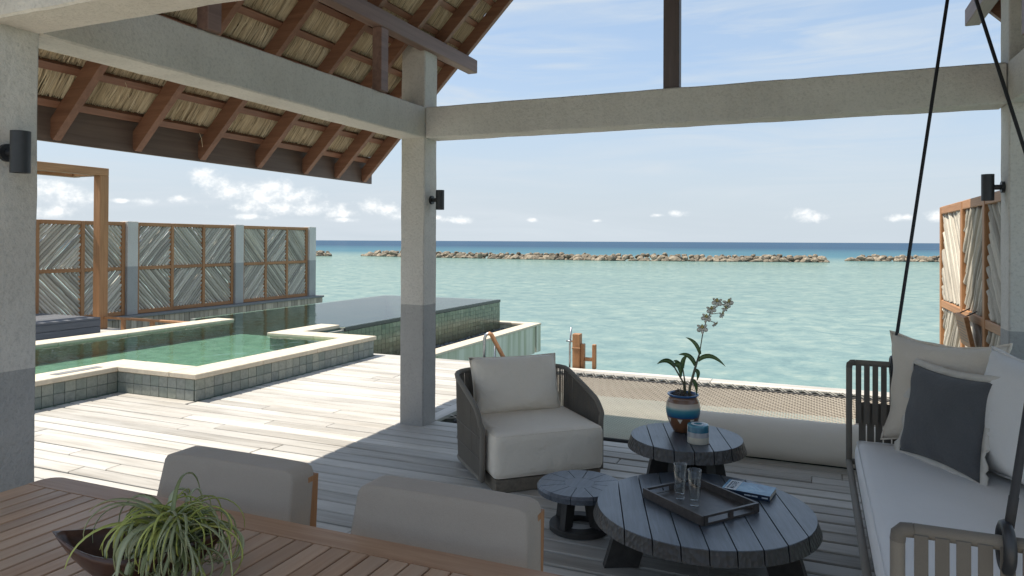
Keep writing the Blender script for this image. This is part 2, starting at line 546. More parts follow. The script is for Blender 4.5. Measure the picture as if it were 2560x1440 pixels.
MT = dict(
    plaster=plaster(),
    deck=wood('weathered_deck', (0.33, 0.305, 0.265), (0.55, 0.52, 0.47), 0, 0.62, 42, 0.32, (0.58, 0.56, 0.52), 0.35),
    deck_y=wood('weathered_deck_edge', (0.40, 0.375, 0.335), (0.58, 0.55, 0.50), 1, 0.62, 42, 0.3, (0.56, 0.54, 0.5), 0.35),
    dark_wood=wood('under_deck_wood', (0.05, 0.045, 0.04), (0.09, 0.08, 0.07), 0, 0.8),
    table=wood('dining_teak', (0.37, 0.205, 0.115), (0.53, 0.34, 0.215), 1, 0.42, 55, 0.3, (0.47, 0.34, 0.245), 0.2),
    table_x=wood('dining_teak_frame', (0.36, 0.195, 0.11), (0.50, 0.315, 0.195), 0, 0.42, 55, 0.15, None, 0.2),
    rafter=wood('roof_timber', (0.19, 0.092, 0.056), (0.30, 0.155, 0.098), 0, 0.5, 30, 0.2),
    rafter_y=wood('roof_batten_timber', (0.21, 0.10, 0.062), (0.33, 0.17, 0.108), 1, 0.5, 30, 0.2),
    fascia=wood('fascia_timber', (0.15, 0.105, 0.085), (0.235, 0.17, 0.14), 1, 0.5, 24, 0.1),
    purlin=wood('purlin_timber', (0.19, 0.115, 0.09), (0.29, 0.185, 0.145), 1, 0.5, 26, 0.1),
    post=wood('king_post_timber', (0.085, 0.062, 0.055), (0.13, 0.10, 0.09), 2, 0.5, 26, 0.1),
    teak=wood('screen_teak', (0.33, 0.155, 0.065), (0.50, 0.26, 0.12), 2, 0.55, 40, 0.15),
    teak_y=wood('screen_teak_rail', (0.33, 0.155, 0.065), (0.50, 0.26, 0.12), 1, 0.55, 40, 0.15),
    stick=wood('weathered_stick', (0.36, 0.325, 0.265), (0.66, 0.61, 0.52), 2, 0.75, 40, 0.7),
    skirt=wood('skirt_board', (0.34, 0.285, 0.22), (0.56, 0.48, 0.385), 2, 0.7, 40, 0.6),
    sunbed=wood('sunbed_board', (0.10, 0.105, 0.115), (0.17, 0.175, 0.19), 1, 0.6, 40, 0.25),
    ledge=plain('ledge_grey', (0.20, 0.20, 0.20), 0.8),
    thatch=thatch_mat(),
    cover=plain('thatch_cover', (0.10, 0.075, 0.045), 0.9),
    cream=plain('cream_coping_stone', (0.60, 0.525, 0.41), 0.75, 0, 0.3, 14, 0.10, 0.25),
    tile=tile_mat('pool_wall_tile', [(0.20, 0.235, 0.21), (0.30, 0.32, 0.27), (0.25, 0.27, 0.245), (0.36, 0.37, 0.31)], 0.6),
    tile_in=tile_mat('pool_floor_tile', [(0.195, 0.305, 0.245), (0.275, 0.39, 0.32), (0.16, 0.26, 0.21)], 0.5),
    tile_inf=tile_mat('infinity_wall_tile', [(0.10, 0.155, 0.095), (0.19, 0.25, 0.155), (0.14, 0.19, 0.115), (0.26, 0.32, 0.215)], 0.22, True,
                      (-0.42, 0.0, (0.16, 0.13, 0.085))),
    grout=plain('tile_grout', (0.27, 0.28, 0.25), 0.9),
    shelf=plain('pale_pool_step', (0.62, 0.62, 0.42), 0.6),
    cap=plain('wet_dark_cap', (0.05, 0.055, 0.05), 0.25),
    stained=stained(),
    pebble=tile_mat('dark_pebble', [(0.055, 0.06, 0.068), (0.10, 0.105, 0.115), (0.15, 0.155, 0.165), (0.22, 0.225, 0.23)], 0.6, True),
    sea=sea_mat(),
    pool_water=pool_water_mat(),
    rock=rock_mat(),
    cushion=fabric('off_white_canvas', (0.78, 0.70, 0.585), (0.86, 0.785, 0.67), 420, 0.6, wscale=6),
    chair_fab=fabric('pale_taupe_canvas', (0.37, 0.31, 0.25), (0.44, 0.375, 0.305), 420, 0.16),
    seat_fab=fabric('light_grey_canvas', (0.74, 0.73, 0.715), (0.82, 0.81, 0.795), 420, 0.10, wscale=3),
    linen=fabric('oatmeal_linen', (0.66, 0.58, 0.475), (0.77, 0.69, 0.58), 300, 0.35),
    linen_pale=fabric('pale_linen', (0.72, 0.70, 0.665), (0.80, 0.78, 0.745), 300, 0.3),
    dark_fab=fabric('charcoal_linen', (0.085, 0.088, 0.092), (0.13, 0.132, 0.136), 300, 0.3),
    bolster=fabric('grey_beige_canvas', (0.72, 0.655, 0.555), (0.80, 0.735, 0.635), 420, 0.1),
    trim=fabric('ivory_trim', (0.62, 0.58, 0.51), (0.72, 0.68, 0.61), 300, 0.2),
    strap=fabric('taupe_webbing', (0.115, 0.103, 0.087), (0.16, 0.144, 0.122), 500, 0.03),
    wrap=fabric('wrapped_taupe_rail', (0.165, 0.148, 0.122), (0.225, 0.203, 0.17), 500, 0.05),
    cord=fabric('grey_brown_cord', (0.13, 0.115, 0.095), (0.21, 0.19, 0.16), 500, 0.05),
    plinth=wood('grey_wood_plinth', (0.15, 0.125, 0.095), (0.235, 0.20, 0.155), 0, 0.6, 40, 0.1),
    net=fabric('net_rope', (0.32, 0.282, 0.23), (0.44, 0.395, 0.33), 500, 0.05),
    rope_dark=plain('dark_net_border', (0.045, 0.045, 0.045), 0.8),
    lace=plain('white_lacing', (0.55, 0.53, 0.48), 0.8),
    black=plain('black_metal', (0.022, 0.024, 0.027), 0.45, 0.0, 0.5),
    rope_black=plain('black_rope', (0.022, 0.023, 0.026), 0.75),
    steel=plain('steel_tube', (0.42, 0.44, 0.45), 0.35, 0.9),
    big_top=dark_table('blackened_wood', R(17)),
    leg_dark=plain('dark_table_leg', (0.035, 0.033, 0.031), 0.5, 0, 0.4, 30, 0.3),
    hammer=hammered_mat(),
    wedge=dark_table('weathered_dark_wood', R(0)),
    tray=plain('dark_tray_wood', (0.062, 0.053, 0.048), 0.35, 0, 0.5, 40, 0.3),
    glass=glass_mat(),
    page=plain('paper_edge', (0.62, 0.58, 0.5), 0.8),
    label_white=plain('cover_label', (0.62, 0.68, 0.72), 0.5),
    ink=plain('cover_ink', (0.03, 0.055, 0.085), 0.6),
    spine=plain('navy_spine', (0.015, 0.03, 0.06), 0.45),
    bowl=wood('bowl_wood', (0.055, 0.026, 0.018), (0.11, 0.055, 0.038), 0, 0.28, 30, 0.0),
    airleaf=leaf_mat('silver_green_leaf', (0.22, 0.25, 0.10), (0.50, 0.53, 0.33), 0.55),
    airleaf_new=leaf_mat('yellow_green_leaf', (0.33, 0.37, 0.08), (0.50, 0.53, 0.15), 0.5),
    orchid_leaf=leaf_mat('orchid_leaf', (0.07, 0.125, 0.035), (0.13, 0.20, 0.065), 0.35),
    cane=leaf_mat('orchid_cane', (0.09, 0.09, 0.05), (0.15, 0.14, 0.085)),
    petal=plain('ivory_petal', (0.76, 0.73, 0.62), 0.6, 0, 0.3, 60, 0.15),
    petal_heart=plain('yellow_petal_heart', (0.55, 0.45, 0.16), 0.6),
    bark=plain('bark_chip', (0.08, 0.065, 0.055), 0.9),
    skylamp=plain('lamp_glass', (0.3, 0.3, 0.3), 0.3),
)
mm, nn, pp = new_mat('underwater_cover_print')
pos = nn.n('ShaderNodeTexCoord').outputs['Object']
nn.l(nn.ramp(nn.noise(pos, 12, 4, 0.6, 0.6).outputs[0], [(0.3, (0.03, 0.12, 0.24)), (0.5, (0.09, 0.26, 0.42)), (0.7, (0.25, 0.45, 0.58))]), pp.inputs['Base Color'])
pp.inputs['Roughness'].default_value = 0.25
MT['cover_print'] = mm
MT['pot'] = bands('banded_pot_glaze', [(0.0, (0.19, 0.085, 0.04)), (0.42, (0.19, 0.085, 0.04)), (0.425, (0.01, 0.07, 0.20)), (0.52, (0.012, 0.16, 0.27)),
                                       (0.62, (0.06, 0.27, 0.30)), (0.66, (0.30, 0.44, 0.44)), (0.69, (0.56, 0.50, 0.42)), (0.79, (0.50, 0.40, 0.30)),
                                       (0.80, (0.20, 0.10, 0.055)), (0.94, (0.17, 0.085, 0.05)), (0.945, (0.015, 0.085, 0.24)), (1.0, (0.02, 0.11, 0.28))],
                  0.42, 0.655, 0.28, 'LINEAR')
MT['candle'] = bands('banded_candle_glaze', [(0.0, (0.52, 0.49, 0.40)), (0.36, (0.34, 0.35, 0.37)), (0.62, (0.008, 0.13, 0.21)), (0.9, (0.03, 0.22, 0.30))],
                     0.42, 0.53, 0.2)


# ------------------------------------------------------------------ mesh helpers
class MB:
    def __init__(s):
        s.v, s.f, s.mi, s.cur = [], [], [], 0
    def add(s, verts, faces):
        o = len(s.v)
        s.v.extend([tuple(p) for p in verts])
        s.f.extend([tuple(i + o for i in f) for f in faces])
        s.mi.extend([s.cur] * len(faces))
    def box(s, x0, x1, y0, y1, z0, z1, ch=0.0, Mx=None):
        if x0 > x1: x0, x1 = x1, x0
        if y0 > y1: y0, y1 = y1, y0
        if z0 > z1: z0, z1 = z1, z0
        if ch <= 0:
            vs = [(x0, y0, z0), (x1, y0, z0), (x1, y1, z0), (x0, y1, z0), (x0, y0, z1), (x1, y0, z1), (x1, y1, z1), (x0, y1, z1)]
            fs = [(3, 2, 1, 0), (4, 5, 6, 7), (0, 1, 5, 4), (1, 2, 6, 5), (2, 3, 7, 6), (3, 0, 4, 7)]
        else:
            c = min(ch, (x1 - x0) / 2.2, (y1 - y0) / 2.2, (z1 - z0) / 2.2)
            vs, idx = [], {}
            for sx in (0, 1):
                for sy in (0, 1):
                    for sz in (0, 1):
                        X, Y, Z = (x0, x1)[sx], (y0, y1)[sy], (z0, z1)[sz]
                        ix, iy, iz = X + (c, -c)[sx], Y + (c, -c)[sy], Z + (c, -c)[sz]
                        for k, p in enumerate(((X, iy, iz), (ix, Y, iz), (ix, iy, Z))):
                            idx[(sx, sy, sz, k)] = len(vs)
                            vs.append(p)
            fs = []
            g = lambda a, b, c_, k: idx[(a, b, c_, k)]
            for sx in (0, 1):
                q = [g(sx, 0, 0, 0), g(sx, 1, 0, 0), g(sx, 1, 1, 0), g(sx, 0, 1, 0)]
                fs.append(tuple(q if sx else q[::-1]))
            for sy in (0, 1):
                q = [g(0, sy, 0, 1), g(0, sy, 1, 1), g(1, sy, 1, 1), g(1, sy, 0, 1)]
                fs.append(tuple(q if sy else q[::-1]))
            for sz in (0, 1):
                q = [g(0, 0, sz, 2), g(1, 0, sz, 2), g(1, 1, sz, 2), g(0, 1, sz, 2)]
                fs.append(tuple(q if sz else q[::-1]))
            for a in (0, 1):
                for b in (0, 1):
                    flip = (a == b)
                    q = [g(a, b, 0, 0), g(a, b, 1, 0), g(a, b, 1, 1), g(a, b, 0, 1)]
                    fs.append(tuple(q[::-1] if flip else q))
                    q = [g(a, 0, b, 0), g(a, 1, b, 0), g(a, 1, b, 2), g(a, 0, b, 2)]
                    fs.append(tuple(q if flip else q[::-1]))
                    q = [g(0, a, b, 1), g(1, a, b, 1), g(1, a, b, 2), g(0, a, b, 2)]
                    fs.append(tuple(q[::-1] if flip else q))
            for sx in (0, 1):
                for sy in (0, 1):
                    for sz in (0, 1):
                        q = [g(sx, sy, sz, 0), g(sx, sy, sz, 1), g(sx, sy, sz, 2)]
                        fs.append(tuple(q if (sx + sy + sz) % 2 else q[::-1]))
        if Mx is not None:
            vs = [tuple(Mx @ Vector(p)) for p in vs]
        s.add(vs, fs)
    def prism(s, poly, z0, z1, poly_b=None):
        """polygon extruded in z; poly_b is the outline at z0 when it differs"""
        n = len(poly)
        pb = poly_b or poly
        vs = [(x, y, z0) for x, y in pb] + [(x, y, z1) for x, y in poly]
        fs = [tuple(range(n))[::-1], tuple(range(n, 2 * n))]
        s.add(vs, fs)
        keep = s.cur
        s.add([], [])
        o = len(s.v) - 2 * n
        for i in range(n):
            j = (i + 1) % n
            s.f.append((o + i, o + j, o + n + j, o + n + i))
            s.mi.append(s.cur)
    def tube(s, pts, r, n=8, caps=True, closed=False):
        pts = [Vector(p) for p in pts]
        k = len(pts)
        rs = r if isinstance(r, (list, tuple)) else [r] * k
        tang = []
        for i in range(k):
            a = pts[(i - 1) % k] if (closed or i > 0) else pts[0]
            b = pts[(i + 1) % k] if (closed or i < k - 1) else pts[-1]
            tang.append((b - a).normalized())
        ref = Vector((0, 0, 1)) if abs(tang[0].z) < 0.9 else Vector((1, 0, 0))
        u = tang[0].cross(ref).normalized()
        vs, fs = [], []
        for i in range(k):
            t = tang[i]
            u = (u - t * u.dot(t)).normalized()
            w = t.cross(u)
            for j in range(n):
                a = 2 * PI * j / n
                vs.append(pts[i] + (u * math.cos(a) + w * math.sin(a)) * rs[i])
        for i in range(k if closed else k - 1):
            i2 = (i + 1) % k
            for j in range(n):
                j2 = (j + 1) % n
                fs.append((i * n + j, i * n + j2, i2 * n + j2, i2 * n + j))
        if caps and not closed:
            fs.append(tuple(range(n))[::-1])
            fs.append(tuple((k - 1) * n + j for j in range(n)))
        s.add(vs, fs)
    def lathe(s, prof, n=24, c=(0, 0, 0), close=False):
        k = len(prof)
        vs, fs = [], []
        for (r, z) in prof:
            for j in range(n):
                a = 2 * PI * j / n
                vs.append((c[0] + r * math.cos(a), c[1] + r * math.sin(a), c[2] + z))
        for i in range(k - 1):
            for j in range(n):
                j2 = (j + 1) % n
                fs.append((i * n + j, i * n + j2, (i + 1) * n + j2, (i + 1) * n + j))
        if close:
            fs.append(tuple(range(n))[::-1])
            fs.append(tuple((k - 1) * n + j for j in range(n)))
        s.add(vs, fs)
    def mesh(s, name, mats, smooth=False):
        me = bpy.data.meshes.new(name)
        me.from_pydata(s.v, [], s.f)
        for m in mats:
            me.materials.append(m)
        if len(mats) > 1:
            me.polygons.foreach_set('material_index', s.mi)
        if smooth:
            me.polygons.foreach_set('use_smooth', [True] * len(me.polygons))
        me.update()
        return me
    def build(s, name, mat, parent=None, smooth=False, auto=None):
        mats = [MT[m] for m in (mat if isinstance(mat, (list, tuple)) else [mat])]
        me = s.mesh(name, mats, smooth)
        if auto is not None:
            try:
                me.set_sharp_from_angle(angle=R(auto))
            except Exception:
                pass
        return link(name, me, parent)


def world_of(o):
    m = o.matrix_basis.copy()
    if o.parent is not None:
        m = world_of(o.parent) @ o.matrix_parent_inverse @ m
    return m


def link(name, me, parent=None, Mx=None):
    o = bpy.data.objects.new(name, me)
    col.objects.link(o)
    if Mx is not None:
        o.matrix_basis = Mx
    if parent is not None:
        o.parent = parent
        o.matrix_parent_inverse = world_of(parent).inverted()
    return o


def tag(o, label=None, cat=None, group=None, kind=None):
    for k, v in (('label', label), ('category', cat), ('group', group), ('kind', kind)):
        if v:
            o[k] = v
    return o


def thing(name, label, cat, loc=(0, 0, 0), rz=0.0, group=None, kind=None):
    o = bpy.data.objects.new(name, None)
    col.objects.link(o)
    o.empty_display_size = 0.1
    o.location = loc
    o.rotation_euler = (0, 0, rz)
    o.matrix_basis = Matrix.Translation(loc) @ Matrix.Rotation(rz, 4, 'Z')
    return tag(o, label, cat, group, kind)


def copy_thing(root, kids_of, delta, label):
    """a copy of a thing with its parts and sub-parts, moved by delta"""
    r = root.copy()
    col.objects.link(r)
    r.location = Vector(root.location) + Vector(delta)
    r['label'] = label
    def rec(src, dst):
        for ch in kids_of.get(src.name, []):
            c = ch.copy()
            col.objects.link(c)
            inv = ch.matrix_parent_inverse.copy()
            c.parent = dst
            c.matrix_parent_inverse = inv
            rec(ch, c)
    rec(root, r)
    return r


def children_map():
    km = {}
    for o in bpy.data.objects:
        if o.parent is not None:
            km.setdefault(o.parent.name, []).append(o)
    return km


def box_part(name, mat, parent, x0, x1, y0, y1, z0, z1, ch=0.004, Mx=None):
    b = MB()
    b.box(x0, x1, y0, y1, z0, z1, ch, Mx)
    return b.build(name, mat, parent)


def rough_box(name, mat, parent, x0, x1, y0, y1, z0, z1, amp=0.0035):
    """hand-rendered box: softened edges and a slightly wavy surface"""
    lo, hi = (x0, y0, z0), (x1, y1, z1)
    grid = []
    for a in range(3):
        L = hi[a] - lo[a]
        k = max(2, int(L / 0.075))
        pts = [lo[a], lo[a] + 0.008] + [lo[a] + L * i / k for i in range(1, k)] + [hi[a] - 0.008, hi[a]]
        grid.append(pts)
    nn_ = [len(g) - 1 for g in grid]
    idx, vs, fs = {}, [], []
    cen = Vector([(l + h) / 2 for l, h in zip(lo, hi)])
    def vert(i, j, k):
        key = (i, j, k)
        if key not in idx:
            p = Vector((grid[0][i], grid[1][j], grid[2][k]))
            ext = [(key[a] == 0) or (key[a] == nn_[a]) for a in range(3)]
            if sum(ext) >= 2:
                for a in range(3):
                    if ext[a]:
                        p[a] += 0.005 if key[a] == 0 else -0.005
            q = p + mnoise.noise_vector(p * 4.0) * amp + mnoise.noise_vector(p * 17.0) * amp * 0.5
            idx[key] = len(vs)
            vs.append(q)
        return idx[key]
    for a in range(3):
        b_, c_ = (a + 1) % 3, (a + 2) % 3
        for end in (0, nn_[a]):
            for i in range(nn_[b_]):
                for j in range(nn_[c_]):
                    def mk(u, v):
                        t = [0, 0, 0]
                        t[a], t[b_], t[c_] = end, u, v
                        return vert(*t)
                    q = (mk(i, j), mk(i + 1, j), mk(i + 1, j + 1), mk(i, j + 1))
                    fs.append(q if end else q[::-1])
    b = MB()
    b.add(vs, fs)
    return b.build(name, mat, parent, smooth=True, auto=45)


def rounded_box(sx, sy, sz, r, n=10, puff=0.0, noise=0.0, seed=0):
    """half sizes, corner radius; returns (verts, faces)"""
    rg = np.random.default_rng(seed)
    vs, fs, idx = [], [], {}
    def vert(i, j, k):
        key = (i, j, k)
        if key in idx:
            return idx[key]
        def remap(t, s):
            x = 2 * t / n - 1
            # crowd the grid towards the edges
            x = math.copysign(abs(x) ** 0.75, x)
            return x * s
        p = Vector((remap(i, sx), remap(j, sy), remap(k, sz)))
        q = Vector((max(-sx + r, min(sx - r, p.x)), max(-sy + r, min(sy - r, p.y)), max(-sz + r, min(sz - r, p.z))))
        d = p - q
        if d.length > 1e-9:
            p = q + d.normalized() * r
        u, v = p.x / sx, p.y / sy
        p.z += math.copysign(puff * max(0, (1 - u * u)) * max(0, (1 - v * v)), p.z) * (1 if abs(p.z) > sz * 0.5 else abs(p.z) / sz)
        w = p.z / sz
        p.y += math.copysign(puff * 0.5 * max(0, 1 - u * u) * max(0, 1 - min(1, w * w)), p.y) * (1 if abs(v) > 0.8 else 0)
        p.x += math.copysign(puff * 0.5 * max(0, 1 - v * v) * max(0, 1 - min(1, w * w)), p.x) * (1 if abs(u) > 0.8 else 0)
        if noise:
            p += Vector(rg.normal(0, noise, 3))
        idx[key] = len(vs)
        vs.append(p)
        return idx[key]
    for a in range(n):
        for b in range(n):
            for (f, flip) in ((0, 1), (n, 0)):
                for ax in range(3):
                    def mk(u, v):
                        t = [0, 0, 0]
                        t[ax] = f
                        t[(ax + 1) % 3] = u
                        t[(ax + 2) % 3] = v
                        return vert(*t)
                    q = (mk(a, b), mk(a + 1, b), mk(a + 1, b + 1), mk(a, b + 1))
                    fs.append(q[::-1] if flip else q)
    return vs, fs


def pillow(w, h, t, n=18, pull=0.10, seed=0, crease=0.35):
    """a soft square pillow lying in the xy plane, corners drawn out; returns verts, faces and the outline"""
    rg = np.random.default_rng(seed)
    ph = rg.uniform(0, 6.28, 8)
    vs, fs = [], []
    def pt(i, j, side):
        u, v = 2 * i / n - 1, 2 * j / n - 1
        cu, cv = abs(u), abs(v)
        x = u * w / 2 * (1 - pull * (1 - cv ** 2.2))if False else u * w / 2 * (1 - pull * (1 - cv ** 2) * cu)
        y = v * h / 2 * (1 - pull * (1 - cu ** 2) * cv)
        e = (1 - cu ** 3.2) * (1 - cv ** 3.2)
        z = side * t / 2 * max(0, e) ** 0.6
        # gathers near the seams
        g = math.sin(9 * u + ph[0] + 2.5 * v) * cv ** 4 + math.sin(8 * v + ph[1] + 2 * u) * cu ** 4
        z += 0.012 * crease * g * max(0, e) ** 0.3 * (1 if e > 0 else 0)
        z += 0.02 * crease * math.sin(2.6 * u + ph[2]) * math.sin(2.2 * v + ph[3]) * max(0, e)
        return (x, y, z)
    top = [[None] * (n + 1) for _ in range(n + 1)]
    bot = [[None] * (n + 1) for _ in range(n + 1)]
    for i in range(n + 1):
        for j in range(n + 1):
            top[i][j] = len(vs)
            vs.append(pt(i, j, 1))
    for i in range(n + 1):
        for j in range(n + 1):
            if i in (0, n) or j in (0, n):
                bot[i][j] = top[i][j]
            else:
                bot[i][j] = len(vs)
                vs.append(pt(i, j, -1))
    for i in range(n):
        for j in range(n):
            fs.append((top[i][j], top[i + 1][j], top[i + 1][j + 1], top[i][j + 1]))
            fs.append((bot[i][j + 1], bot[i + 1][j + 1], bot[i + 1][j], bot[i][j]))
    ring = [(i, 0) for i in range(n)] + [(n, j) for j in range(n)] + [(i, n) for i in range(n, 0, -1)] + [(0, j) for j in range(n, 0, -1)]
    outline = [vs[top[i][j]] for i, j in ring]
    return vs, fs, outline


def frame_matrix(o, ex, ey):
    """columns ex, ey, ex x ey at o (ex, ey made orthonormal)"""
    ex = Vector(ex).normalized()
    ey = Vector(ey)
    ey = (ey - ex * ey.dot(ex)).normalized()
    ez = ex.cross(ey)
    m = Matrix.Identity(4)
    for i in range(3):
        m[i][0], m[i][1], m[i][2], m[i][3] = ex[i], ey[i], ez[i], o[i]
    return m


def xf(vs, Mx):
    return [tuple(Mx @ Vector(p)) for p in vs]

# ================================================================== SETTING
# ------------------------------------------------------------------ sea
b = MB()
b.add([(-26000, -60, 0), (26000, -60, 0), (26000, 42000, 0), (-26000, 42000, 0)], [(0, 1, 2, 3)])
sea = b.build('sea', 'sea')
sea.location = (0, 0, -1.4)
tag(sea, 'turquoise lagoon turning deep blue beyond the stone breakwater', None, None, 'structure')

# ------------------------------------------------------------------ deck
deck = thing('deck', 'weathered grey timber deck around the pool and under the pavilion roof', None, (-2, 5, 0), 0, None, 'structure')
PITCH, GAP = 0.142, 0.017
TH = 0.028


def deck_row(y0, y1, x0, x1, first=None):
    cuts = [x0]
    x = x0 + (first if first else random.uniform(0.7, 3.2))
    while x < x1 - 0.6:
        cuts.append(x)
        x += random.uniform(2.2, 3.4)
    cuts.append(x1)
    for a, c in zip(cuts[:-1], cuts[1:]):
        dz = random.uniform(-0.0022, 0.0022)
        box_part('plank', 'deck', deck, a + 0.0015, c - 0.0015, y0 + GAP / 2, y1 - GAP / 2, -TH + dz, dz, 0.006)


NETX0, NETX1, NETY0, NETY1 = -3.06, 1.9, 5.62, 8.37
rows = []
y = NETY0
while y > 0.2:
    rows.append((y - PITCH, y))
    y -= PITCH
for (a, c) in rows:
    if c <= 5.30:
        x0 = -6.71
        if c < 0.9:
            x0 = -3.0
        if c < 1.7:
            x0 = max(x0, -4.2)
    else:
        x0 = -5.62
    deck_row(a, c, x0, 2.2)
y = NETY0
ylim = 8.66
while y + PITCH < ylim + 0.02:
    if y + PITCH < NETY1 + 0.02:
        deck_row(y, y + PITCH, -5.62, -3.245)
    else:
        deck_row(y, y + PITCH, -5.62 if y + PITCH < 8.5 else -6.8, -3.245)
    y += PITCH
for xa, xb in ((-6.71, -5.645),):
    box_part('plank', 'deck', deck, xa, xb, 5.20, 5.316, -TH, 0, 0.005)
# rim boards of the net opening: one beside it, two beyond it
box_part('plank', 'deck_y', deck, -3.24, -3.10, NETY0 + 0.004, 8.66, -TH, 0.004, 0.004)
for (a, c) in ((8.385, 8.52), (8.527, 8.665)):
    deck_row(a, c, -3.095, 2.2, 2.0)
# joists and edge beams below
jb = MB()
x = -6.5
while x < 2.2:
    if x > -3.1 and x < 2.0:
        jb.box(x - 0.03, x + 0.03, 0.3, 5.6, -0.19, -0.034)
    else:
        jb.box(x - 0.03, x + 0.03, 0.3 if x > -3 else 1.0, 5.28 if x < -5.7 else 8.6, -0.19, -0.034)
    x += 0.5
jb.box(-3.1, 2.2, 5.53, 5.60, -0.30, -0.034)
jb.box(-3.1, 2.2, 8.39, 8.46, -0.26, -0.034)
jb.box(-5.6, 2.2, 8.56, 8.64, -0.30, -0.034)
jb.box(-3.19, -3.12, 5.62, 8.38, -0.30, -0.034)
jb.build('joist_frame', 'dark_wood', deck)

# terrace on the far side of the pool
terrace = thing('terrace', 'grey timber terrace between the pool and the stick screen', None, (-11, 7, 0), 0, None, 'structure')
y = 3.0
while y < 9.0:
    box_part('plank', 'deck', terrace, -12.7, -9.40, y + 0.0035, y + PITCH - 0.0035, -TH, 0, 0.0035)
    y += PITCH
box_part('edge_beam', 'dark_wood', terrace, -12.7, -9.40, 3.0, 9.0, -0.25, -0.032, 0)

# ------------------------------------------------------------------ pool
pool = thing('swimming_pool', 'green tiled infinity pool with cream stone coping and a raised far end', 'pool', (-7.5, 7.5, 0))
COP0, COP1 = 0.217, 0.269


def coping(x0, x1, y0, y1, along, step=1.05):
    a0, a1 = (x0, x1) if along == 'x' else (y0, y1)
    k = max(1, round((a1 - a0) / step))
    for i in range(k):
        p, q = a0 + (a1 - a0) * i / k + 0.001, a0 + (a1 - a0) * (i + 1) / k - 0.001
        if along == 'x':
            box_part('coping_stone', 'cream', pool, p, q, y0, y1, COP0, COP1 + random.uniform(-0.001, 0.001), 0.006)
        else:
            box_part('coping_stone', 'cream', pool, x0, x1, p, q, COP0, COP1 + random.uniform(-0.001, 0.001), 0.006)


coping(-7.07, -6.71, 3.2, 5.66, 'y')
coping(-6.71, -5.98, 5.30, 5.66, 'x')
coping(-5.98, -5.62, 5.30, 8.12, 'y')
coping(-7.25, -5.62, 8.12, 8.47, 'x')
coping(-7.25, -6.89, 8.47, 9.35, 'y')
coping(-9.37, -9.00, 3.2, 9.30, 'y')
b = MB()
b.cur = 0
zt = 0.214
b.box(-7.05, -6.75, 3.2, 5.62, -1.1, zt)
b.box(-6.75, -6.0, 5.335, 5.63, -1.1, zt)
b.box(-6.0, -5.66, 5.335, 8.15, -1.1, zt)
b.box(-7.22, -5.66, 8.15, 8.44, -1.1, zt)
b.box(-7.22, -6.92, 8.44, 9.33, -1.1, zt)
b.box(-9.34, -9.03, 3.2, 9.27, -1.1, zt)
b.box(-9.9, -9.34, 9.2, 9.29, -1.1, 0.20)
b.build('basin_wall', 'tile_in', pool)
b = MB()
b.box(-9.03, -7.04, 3.1, 9.32, -1.06, 0.02)
b.box(-7.04, -6.0, 5.62, 8.16, -1.06, 0.02)
b.box(-9.9, -6.9, 9.33, 15.3, -1.06, -1.0)
b.build('basin_floor', 'tile_in', pool)
box_part('step', 'shelf', pool, -6.42, -6.0, 5.64, 8.14, 0.021, 0.15, 0.01)
# tiles on the near faces, two courses
TW, TZ = 0.118, 0.107


def tile_wall(axis, fixed, a0, a1, sgn):
    k = round((a1 - a0) / TW)
    w = (a1 - a0) / k
    for r in range(2):
        for i in range(k):
            p, q = a0 + i * w + 0.0022, a0 + (i + 1) * w - 0.0022
            z0 = -0.002 + r * TZ + 0.002
            pr = 0.013 + random.uniform(0, 0.0035)
            if axis == 'x':      # wall facing +-y
                box_part('tile', 'tile', pool, p, q, fixed, fixed + sgn * pr, z0, z0 + TZ - 0.004, 0.002)
            else:
                box_part('tile', 'tile', pool, fixed, fixed + sgn * pr, p, q, z0, z0 + TZ - 0.004, 0.002)


tile_wall('y', -6.75, 3.95, 5.32, 1)
tile_wall('x', 5.335, -6.735, -5.665, -1)
tile_wall('y', -5.66, 5.325, 8.44, 1)
# infinity end
b = MB()
b.box(-6.90, -6.812, 9.33, 15.3, -1.3, 0.21)
b.box(-6.90, -6.812, 8.46, 9.33, -1.3, 0.19)
b.box(-9.98, -9.88, 9.29, 15.3, -1.5, 0.226)
b.box(-9.98, -6.812, 15.3, 15.4, -1.3, 0.226)
b.build('infinity_wall', 'grout', pool)
b = MB()
k = 58
for r in range(9):
    for i in range(k):
        y0, y1 = 8.5 + 6.88 * i / k, 8.5 + 6.88 * (i + 1) / k
        z1 = 0.165 - r * 0.085
        b.box(-6.812, -6.800 + random.uniform(0, 0.004), y0 + 0.003, y1 - 0.003, z1 - 0.08, z1)
o = b.build('wall_tiles', 'tile_inf', pool)
o['kind'] = 'stuff'
b = MB()
b.box(-6.92, -6.792, 9.36, 15.41, 0.170, 0.229, 0.006)
b.build('overflow_edge', 'cap', pool)
